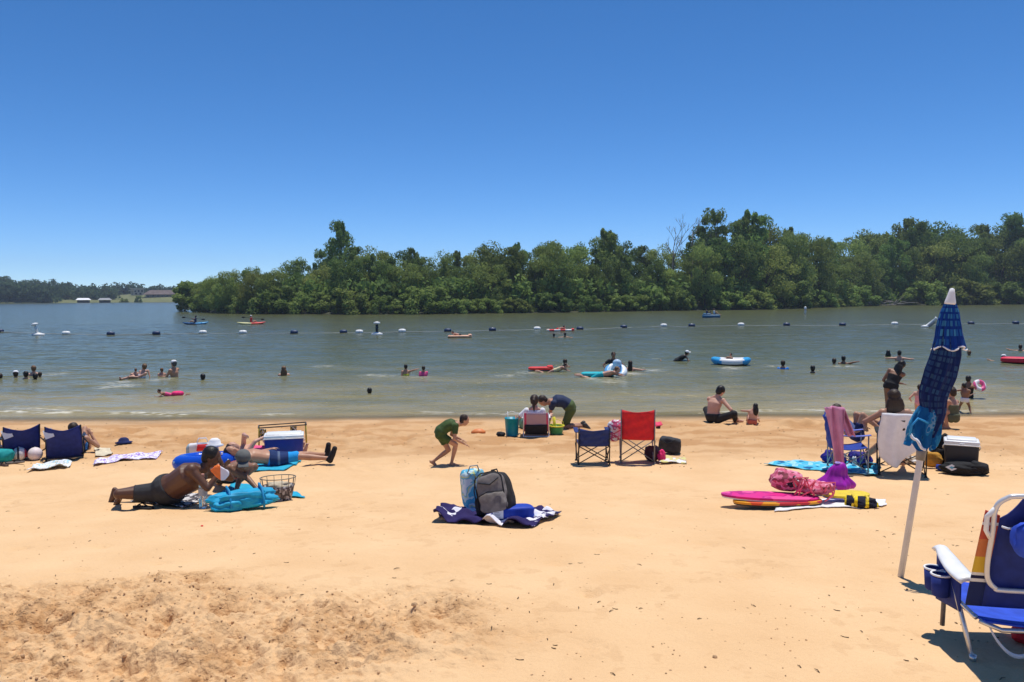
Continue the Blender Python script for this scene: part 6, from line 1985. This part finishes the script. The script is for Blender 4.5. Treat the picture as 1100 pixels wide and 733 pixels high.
# marker buoys
def marker(label, px, py, h, lean, top, mid_, base_w):
    p = Wp(px, py)
    t = thing('marker_buoy', label, 'buoy', (p.x, p.y, 0), facing(p), 'marker buoys near the swimming rope')
    R = Matrix.Rotation(rad(lean), 3, 'Y')
    mb = MB(); mb.lathe((0, 0, -.1), [(.1, 0), (base_w, .06), (base_w, .22), (.12, .32)], 18); mb.build('buoy_base', FW, t)
    mb = MB(); mb.lathe(R @ V((0, 0, .15)), [(.10, 0), (.11, h * .4), (.10, h * .72)], 14, R); mb.build('buoy_post', mid_, t)
    mb = MB(); mb.lathe(R @ V((0, 0, .15 + h * .7)), [(.06, 0), (.24, .03), (.25, h * .16), (.06, h * .22)], 14, R); mb.build('buoy_top', top, t)
marker('white marker buoy with a crooked neck near the left edge of the lake', 41, 360.5, .95, -14, FW, FW, .45)
marker('upright marker buoy with white top and dark middle, left of the island\'s middle', 405, 360, .95, 0, FW, FD, .42)
p = Wp(1000, 352)
t = thing('marker_buoy', 'white marker buoy tipped over, left of the parasol canopy', 'buoy', (p.x, p.y, .1), facing(p), 'marker buoys near the swimming rope')
R = Matrix.Rotation(rad(48), 3, 'Y')
mb = MB(); mb.lathe((0, 0, .30), [(.17, -.60), (.19, -.55), (.13, -.48), (.13, .5), (.19, .56), (.17, .62)], 16, R); mb.build('buoy_post', FW, t)
mb = MB(); mb.lathe((.05, -.03, .22), [(.138, -.3), (.138, .3)], 16, R, caps=False); mb.build('buoy_stripe', mat('stripe_grey', (.35, .33, .33), .6), t)
mb = MB(); mb.lathe((-.46, 0, -.12), [(.05, 0), (.30, .03), (.32, .14), (.1, .22)], 16); mb.build('buoy_base', FW, t)
p = Wp(865, 337.5)
t = thing('marker_buoy', 'small far white marker buoy close to the island bank', 'buoy', (p.x, p.y, 0), facing(p), 'marker buoys near the swimming rope')
mb = MB(); mb.lathe((0, 0, -.1), [(.16, 0), (.17, 1.0), (.12, 1.15), (.02, 1.2)], 12); mb.build('buoy_post', FW, t)
mb = MB(); mb.lathe((0, 0, .55), [(.174, 0), (.174, .12)], 12, caps=False); mb.build('buoy_stripe', mat('orange_plastic', (.75, .25, .08), .5), t)

# kayaks
def kayak(label, plabel, px, py, L, m1, m2, skin, shirt, face, cap=None):
    p = Wp(px, py)
    t = thing('kayak', label, 'kayak', (p.x, p.y, .0), facing(p), 'kayaks beyond the rope')
    mb = MB(); n = 24; vs = []; fs = []; sg = 14
    for i in range(n + 1):
        u = -1 + 2 * i / n
        w = .38 * (1 - abs(u) ** 2.2) + .02; hh = .17 * (1 - abs(u) ** 4) + .02; up_ = .16 * abs(u) ** 3
        for k_ in range(sg):
            th = 2 * math.pi * k_ / sg
            vs.append((u * L / 2, w * math.cos(th), .09 + up_ + hh * math.sin(th) * (1 if math.sin(th) < 0 else .6)))
    for i in range(n):
        for k_ in range(sg):
            k2 = (k_ + 1) % sg; fs.append((i * sg + k_, i * sg + k2, (i + 1) * sg + k2, (i + 1) * sg + k_))
    fs.append(tuple(range(sg - 1, -1, -1))); fs.append(tuple(n * sg + q for q in range(sg)))
    bv, ff = mb._fin(vs, fs)
    for f in ff:
        if f.calc_center_median().x > L * (-.02): f.material_index = 1
    mb.build('hull', [m1, m2], t)
    mb = MB(); mb.torus((0, 0, .19), .26, .025, None, 20, 8, 1.4, .8); mb.build('cockpit_rim', BLACK_PL, t)
    person(plabel, (p.x, p.y, .12), facing(p), .95, (0, 0, .12), (face * -.02, 0, .56), (face, -.25, 0), wl=(face * .4, -.3, .50), wr=(face * .4, .3, .50), al=(face * .75, -.05, .05), ar=(face * .75, .05, .05), kp=(0, 0, 1), skin=skin, hair=H_BLACK, clothes=(('shirt', shirt),) + ((('cap', cap),) if cap else ()), vox=.025, hands=False, group='paddlers')
    mb = MB(); mb.tube([(-.9, -.36, .75), (.9, -.30, .55)], .02, 6)
    for q, z in ((-1, .77), (1, .53)): mb.ell((q * .98, -.33, z), (.20, .02, .08), None, 10, 6)
    o = mb.build('paddle', BLACK_PL, None, (p.x + face * .2, p.y, .0), facing(p)); tag(o, 'double paddle held by the ' + plabel.split(' sitting')[0], 'paddle')
kayak('blue and white kayak at the far left beyond the rope', 'dark-clad paddler sitting in the blue kayak', 210, 348.5, 2.7, mat('kayak_navy', (.02, .10, .25), .4), mat('kayak_sky', (.05, .35, .65), .4), SK_BROWN, NAVY_CL, -1)
kayak('red kayak with a pale yellow bow beyond the rope', 'red-vested paddler sitting in the red kayak', 270, 348.5, 3.0, mat('kayak_cream', (.75, .70, .35), .4), mat('kayak_red', (.75, .05, .04), .4), SK_TAN, RED_CL, 1, WHITE_CL)

# far pedal boat
p = Wp(764, 341.5)
t = thing('pedal_boat', 'small dark blue pedal boat near the island, beyond the rope', 'boat', (p.x, p.y, 0), facing(p))
mb = MB(); mb.box((0, 0, .18), (2.2, 1.2, .42), None, .14, 3); mb.box((-.5, 0, .42), (1.0, 1.0, .3), None, .1, 3); mb.build('hull', mat('boat_teal', (.01, .13, .25), .4), t)
mb = MB(); mb.box((-.1, .2, .65), (.12, .9, .5), None, .05, 2); mb.build('seat_back', BLACK_PL, t)
person('person in white riding the small pedal boat near the island', (p.x + .35, p.y - .1, .35), facing(p), 1.0, (0, 0, .10), (-.05, 0, .50), (1, 0, 0), al=(.7, -.1, 0), ar=(.7, .1, 0), kp=(0, 0, 1), wl=(.4, -.1, .4), wr=(.4, .1, .4), skin=SK_TAN, clothes=(('shirt', WHITE_CL), ('shorts', NAVY_CL)), vox=.03, hands=False, group='paddlers')
person('person in dark shirt leaning back on the small pedal boat', (p.x - .45, p.y - .1, .35), facing(p), 1.0, (0, 0, .10), (-.15, 0, .48), (1, 0, 0), al=(.6, -.1, 0), ar=(.6, .1, 0), kp=(0, 0, 1), wl=(.3, -.1, .35), wr=(.3, .1, .35), skin=SK_BROWN, clothes=(('shirt', NAVY_CL), ('shorts', BLACK_CL)), vox=.03, hands=False, group='paddlers')

def lying(label, px, py, s, skin, hair, d=1, z=.10, clothes=(), z2=.05, group='bathers in the lake', style='short', propped=.1, face=None):
    """someone lying along the water, head towards d"""
    p = Wp(px, py)
    return person(label, (p.x, p.y, z), facing(p), s, (-d * .10, 0, .04), (d * .35, -.02, .06 + propped), (0, -.3, -1), head=(d * .56, -.02, .16 + propped * 1.4), face=face or (d, -.2, -.1), wl=(d * .75, -.25, .05), wr=(d * .75, .2, .05), ep=(0, -.5, -1), al=(-d * .88, -.08, .02), ar=(-d * .88, .12, .04), kp=(0, 0, -1), footl=(-d, 0, 0), footr=(-d, 0, 0), skin=skin, hair=hair, style=style, clothes=clothes, vox=.022, hands=False, group=group)
def airbed(name, label, px, py, L, w, m, cat='air mattress', h=.10, rz=0):
    p = Wp(px, py)
    t = thing(name, label, cat, (p.x, p.y, .02), facing(p) + rz)
    mb = MB(); mb.soft((0, 0, h / 2), (L, w, h), None, .005, 5, 12, 1); mb.build('float_body', m, t)
    mb = MB(); mb.soft((L / 2 - .14, 0, h), (.24, w * .9, h), None, .01, 4, 7, 1); mb.build('headrest', m, t)
    return t
# orange tube with person
airbed('lounge_float', 'peach-coloured lounge float just inside the rope, left of the lake\'s middle', 494, 363, 1.7, .8, mat('peach', (.80, .45, .28), .5), 'float', .16)
lying('person stretched on the peach lounge float just inside the rope', 493, 363, .85, SK_FAIR, H_BLACK, -1, .14, (('brief', BLACK_CL),))
# red/white mattress and two heads by the rope
airbed('air_mattress', 'red and white air mattress lying along the rope in the lake\'s middle', 602, 356, 2.3, .7, pattern('red_white_bed', 'stripes', [(.75, .08, .08), (.8, .75, .72)], 1.1, pos=[0, .45]), h=.14)
lying('person lying on the red and white air mattress at the rope', 600, 356, .9, SK_FAIR, H_BLACK, 1, .12, (('trunks', RED_CL),))
wader('dark-haired swimmer just below the red and white mattress, left of two', 595, 362.5, .30, SK_TAN, arms='out')
wader('dark-haired swimmer just below the red and white mattress, right of two', 607, 362.5, .36, SK_TAN, arms='out', clothes=(('suit', RED_CL),))
# left groups
wader('swimmer cut by the left edge of the photo with light hair', 0, 407, .22, SK_TAN, H_BROWN)
wader('swimmer with a pale cap, second from the left edge', 17, 406, .28, SK_FAIR, H_BROWN, clothes=(('cap', WHITE_CL),))
wader('swimmer with black hair in a row of heads near the left edge', 28, 407, .30, SK_TAN, H_BLACK)
wader('taller swimmer at the back of the row of heads near the left edge', 36.5, 404, .42, SK_FAIR, H_LIGHT)
wader('swimmer with dark hair in front of the taller one near the left edge', 38, 407.5, .24, SK_BROWN, H_BLACK)
wader('small dark head at the right end of the row near the left edge', 43, 405, .20, SK_TAN, H_BROWN, s=.8)
p = Wp(150, 406)
person('woman sitting in the water knee bent, left of the man in the white cap', (p.x, p.y, 0), facing(p), .98, (0, 0, -.22), (.12, -.02, .20), (-.7, -.5, .2), head=(.17, -.03, .42), face=(-.3, .9, .1), wl=(-.30, -.2, .08), wr=(.35, .1, .02), al=(-.62, -.2, .0), ar=(-.5, .2, -.2), kp=(-.2, 0, 1), skin=SK_FAIR, hair=H_LIGHT, clothes=(('suit', WHITE_CL),), vox=.02, hands=False, group='bathers in the lake')
wader('small child held by the woman left of the man in the white cap', 146, 405, .34, SK_FAIR, H_LIGHT, s=.55, clothes=(('suit', NAVY_CL),))
p = Wp(187, 405)
person('man in a white cap sitting in the shallows, arm reaching left', (p.x, p.y, 0), facing(p), 1.05, (.03, 0, -.20), (.0, 0, .25), (-.5, .6, 0), head=(.0, .02, .48), face=(-.6, .7, 0), wl=(-.42, .15, .02), wr=(.2, .1, -.1), ep=(-.3, 0, -1), skin=SK_TAN, hair=H_GREY, clothes=(('cap', WHITE_CL),), vox=.02, legs=False, hands=False, group='bathers in the lake')
wader('child in navy sitting before the man in the white cap', 174, 404.5, .34, SK_FAIR, H_LIGHT, s=.7, clothes=(('suit', NAVY_CL),))
wader('lone black head in the water right of the man in the white cap', 218, 407.5, .22, SK_BROWN, H_BLACK)
lying('small swimmer with a pink float closest to the left shore', 182, 425, .55, SK_TAN, H_BROWN, -1, -.02, (('suit', PINK),), propped=.12)
p = Wp(191, 425)
mb = MB(); mb.torus((0, 0, .06), .11, .07, None, 20, 8); o = mb.build('arm_float', mat('hot_pink', (.8, .03, .17), .5), None, (p.x, p.y, 0)); tag(o, 'bright pink arm float by the small swimmer near the left shore', 'arm float')
wader('bather with wide brown hair standing alone right of the left groups', 305, 403, .36, SK_FAIR, H_LIGHT, 'longwide')
wader('small dark head low in the water nearest the shore left of the middle', 397, 423, .20, SK_TAN, H_BLACK, s=.85)
# yellow + pink pair
wader('child in yellow with black hair, left of the one in pink', 436, 403, .42, SK_TAN, H_BLACK, s=.8, clothes=(('suit', mat('yellow_plastic', (.75, .68, .05), .4)),), arms='right')
wader('child in a pink float vest right of the one in yellow', 455, 403, .36, SK_TAN, H_BROWN, s=.75, clothes=(('shirt', PINK),))
# red board swimmers
airbed('air_mattress', 'plain red air mattress towed left of two swimmers', 581, 398, 1.0, .5, mat('board_red', (.70, .04, .03), .5), h=.12)
lying('swimmer in pale yellow holding the red air mattress', 597, 399, .75, SK_FAIR, H_BROWN, 1, -.02, (('suit', mat('pale_yellow', (.7, .6, .35), .8)),), propped=.15)
wader('dark-haired swimmer right of the red air mattress', 607, 394, .34, SK_BROWN, H_BROWN)
# middle group: man on turquoise, dark-shirt on tube, girl
airbed('air_mattress', 'turquoise air mattress in the middle of the swimming area', 642, 404.5, 1.2, .55, mat('bed_turq', (.02, .45, .50), .5), h=.14)
lying('bare-chested man lying with his legs over the turquoise mattress', 648, 405.5, .95, SK_FAIR, H_LIGHT, 1, .04, (('trunks', mat('bed_turq', (.02, .45, .50), .5)),), propped=.08)
p = Wp(659, 400)
person('person in a black shirt upright in the water behind the blue and white ring', (p.x, p.y, 0), facing(p), .98, (.0, 0, .0), (0, 0, .46), (0, -1, 0), head=(.0, 0, .72), face=(.2, -.9, -.3), wl=(.30, -.2, .12), wr=(-.30, -.2, .12), ep=(1, 0, -.5), epr=(-1, 0, -.5), legs=False, skin=SK_BROWN, hair=H_BROWN, clothes=(('shirt', BLACK_CL),), vox=.02, hands=False, group='bathers in the lake')
p = Wp(661, 403)
t = thing('swim_ring', 'pale blue and white swim ring in front of the person in the black shirt', 'swim ring', (p.x, p.y - .1, .14), facing(p))
mb = MB(); mb.torus((0, 0, 0), .30, .13, Matrix.Rotation(rad(35), 3, 'X'), 30, 12); mb.build('ring_tube', pattern('blue_white_ring', 'stripes', [(.15, .40, .70), (.78, .84, .88)], 2.2, pos=[0, .5], stretch=(1, 0, 1), rough=.3), t)
mb = MB(); mb.ell((.05, .1, .30), (.17, .12, .15), None, 14, 10); mb.build('ring_head', mat('pale_blue_pl', (.45, .62, .80), .35), t)
wader('girl with long brown hair and spread arms right of the blue and white ring', 677, 399, .44, SK_FAIR, H_BROWN, 'long', arms='out')
p = Wp(731, 388)
person('swimmer in white cap and black shirt pushing up from the water right of the middle', (p.x, p.y, 0), facing(p), .9, (-.22, 0, .0), (.18, 0, .24), (.5, 0, -.8), head=(.34, 0, .42), face=(.9, .2, 0), wl=(.42, -.2, .0), wr=(.42, .2, .0), al=(-.95, -.05, -.02), ar=(-.95, .1, -.02), kp=(0, 0, -1), skin=SK_TAN, hair=H_BLACK, clothes=(('shirt', BLACK_CL), ('shorts', BLACK_CL), ('cap', WHITE_CL)), vox=.022, hands=False, group='bathers in the lake')
# inflatable boat
p = Wp(785, 392)
t = thing('inflatable_boat', 'blue and white oval inflatable boat right of the middle of the lake', 'inflatable boat', (p.x, p.y, .12), facing(p))
mb = MB(); mb.torus((0, 0, 0), .48, .16, None, 40, 14, 1.28, .85)
for v in mb.bm.verts:
    v.co.z += .10 * (abs(v.co.x) / .8) ** 3
for f in mb.bm.faces:
    c_ = f.calc_center_median()
    f.material_index = 0 if (c_.x < -.42 or c_.x > .50) else 1
    if c_.z < -.06: f.material_index = 2
mb.build('boat_tube', [mat('boat_sky', (.04, .35, .68), .35), WHITE_PL, mat('boat_under', (.015, .02, .04), .5)], t)
mb = MB(); mb.lathe((0, 0, -.08), [(0, 0), (.42, 0), (.42, .03), (0, .03)], 24, None, 1.28, .85); mb.build('floor', mat('boat_under', (.015, .02, .04), .5), t)
person('child with dark hair sitting inside the inflatable boat', (p.x + .05, p.y + .1, .10), facing(p), .62, (0, 0, .0), (-.03, 0, .30), (-.6, -.4, 0), face=(-.5, -.8, 0), wl=(-.45, -.2, .3), wr=(-.3, .2, .2), al=(-.5, -.1, 0), ar=(-.5, .1, 0), kp=(0, 0, 1), skin=SK_TAN, hair=H_BLACK, vox=.02, hands=False, group='bathers in the lake', clothes=(('suit', PINK),))
# right heads
wader('swimmer with brown hair in a bright blue top, right of the inflatable boat', 841, 397, .38, SK_TAN, H_BROWN, clothes=(('shirt', mat('bright_blue', (.02, .22, .65), .8)),))
wader('lone dark head right of the swimmer in bright blue', 873, 400, .28, SK_BROWN, H_BLACK)
wader('fair-skinned swimmer, left of the pair near the parasol group', 896, 391, .26, SK_TAN, H_BROWN)
wader('dark-haired swimmer with a raised arm, right of the pair near the parasol group', 906, 391, .36, SK_BROWN, H_BLACK, arms='right')
wader('bather with long wide black hair to the water, farther out behind the parasol group', 954, 383.5, .34, SK_BROWN, H_BLACK, 'longwide')
wader('bather with a hair bun and spread arms right of the long-haired one', 966, 388, .48, SK_FAIR, H_BLACK, 'bun', arms='out', clothes=(('bra', BLACK_CL),))
wader('swimmer\'s brown head just right of the parasol canopy', 1041, 382, .26, SK_TAN, H_LIGHT)
wader('swimmer at the right edge of the photo beyond the red float', 1096, 377, .34, SK_TAN, H_BROWN, arms='left')
wader('swimmer with a grey cap holding the left end of the red float', 1078, 388, .30, SK_TAN, H_GREY, clothes=(('cap', WHITE_CL),), arms='left')
airbed('lounge_float', 'red inflatable lounge float at the right edge of the lake', 1100, 390.5, 1.7, .7, mat('float_red', (.75, .02, .05), .4), 'float', .24)
finish_fused()
# ================================================================== AIR
mb = MB(); mb.sm = False
mb.box((0, 560, 26.5), (2600, 1300, 67))
hz = mb.build('haze', [])
hm = bpy.data.materials.new('haze'); hm.use_nodes = True
nt = hm.node_tree
for n in list(nt.nodes): nt.nodes.remove(n)
out = nt.nodes.new('ShaderNodeOutputMaterial'); pv = nt.nodes.new('ShaderNodeVolumePrincipled')
pv.inputs['Density'].default_value = .0003; pv.inputs['Color'].default_value = (.72, .84, 1.0, 1)
pv.inputs['Anisotropy'].default_value = .1
nt.links.new(pv.outputs[0], out.inputs['Volume'])
hz.data.materials.append(hm)
tag(hz, 'thin summer haze over the lake', kind='stuff')
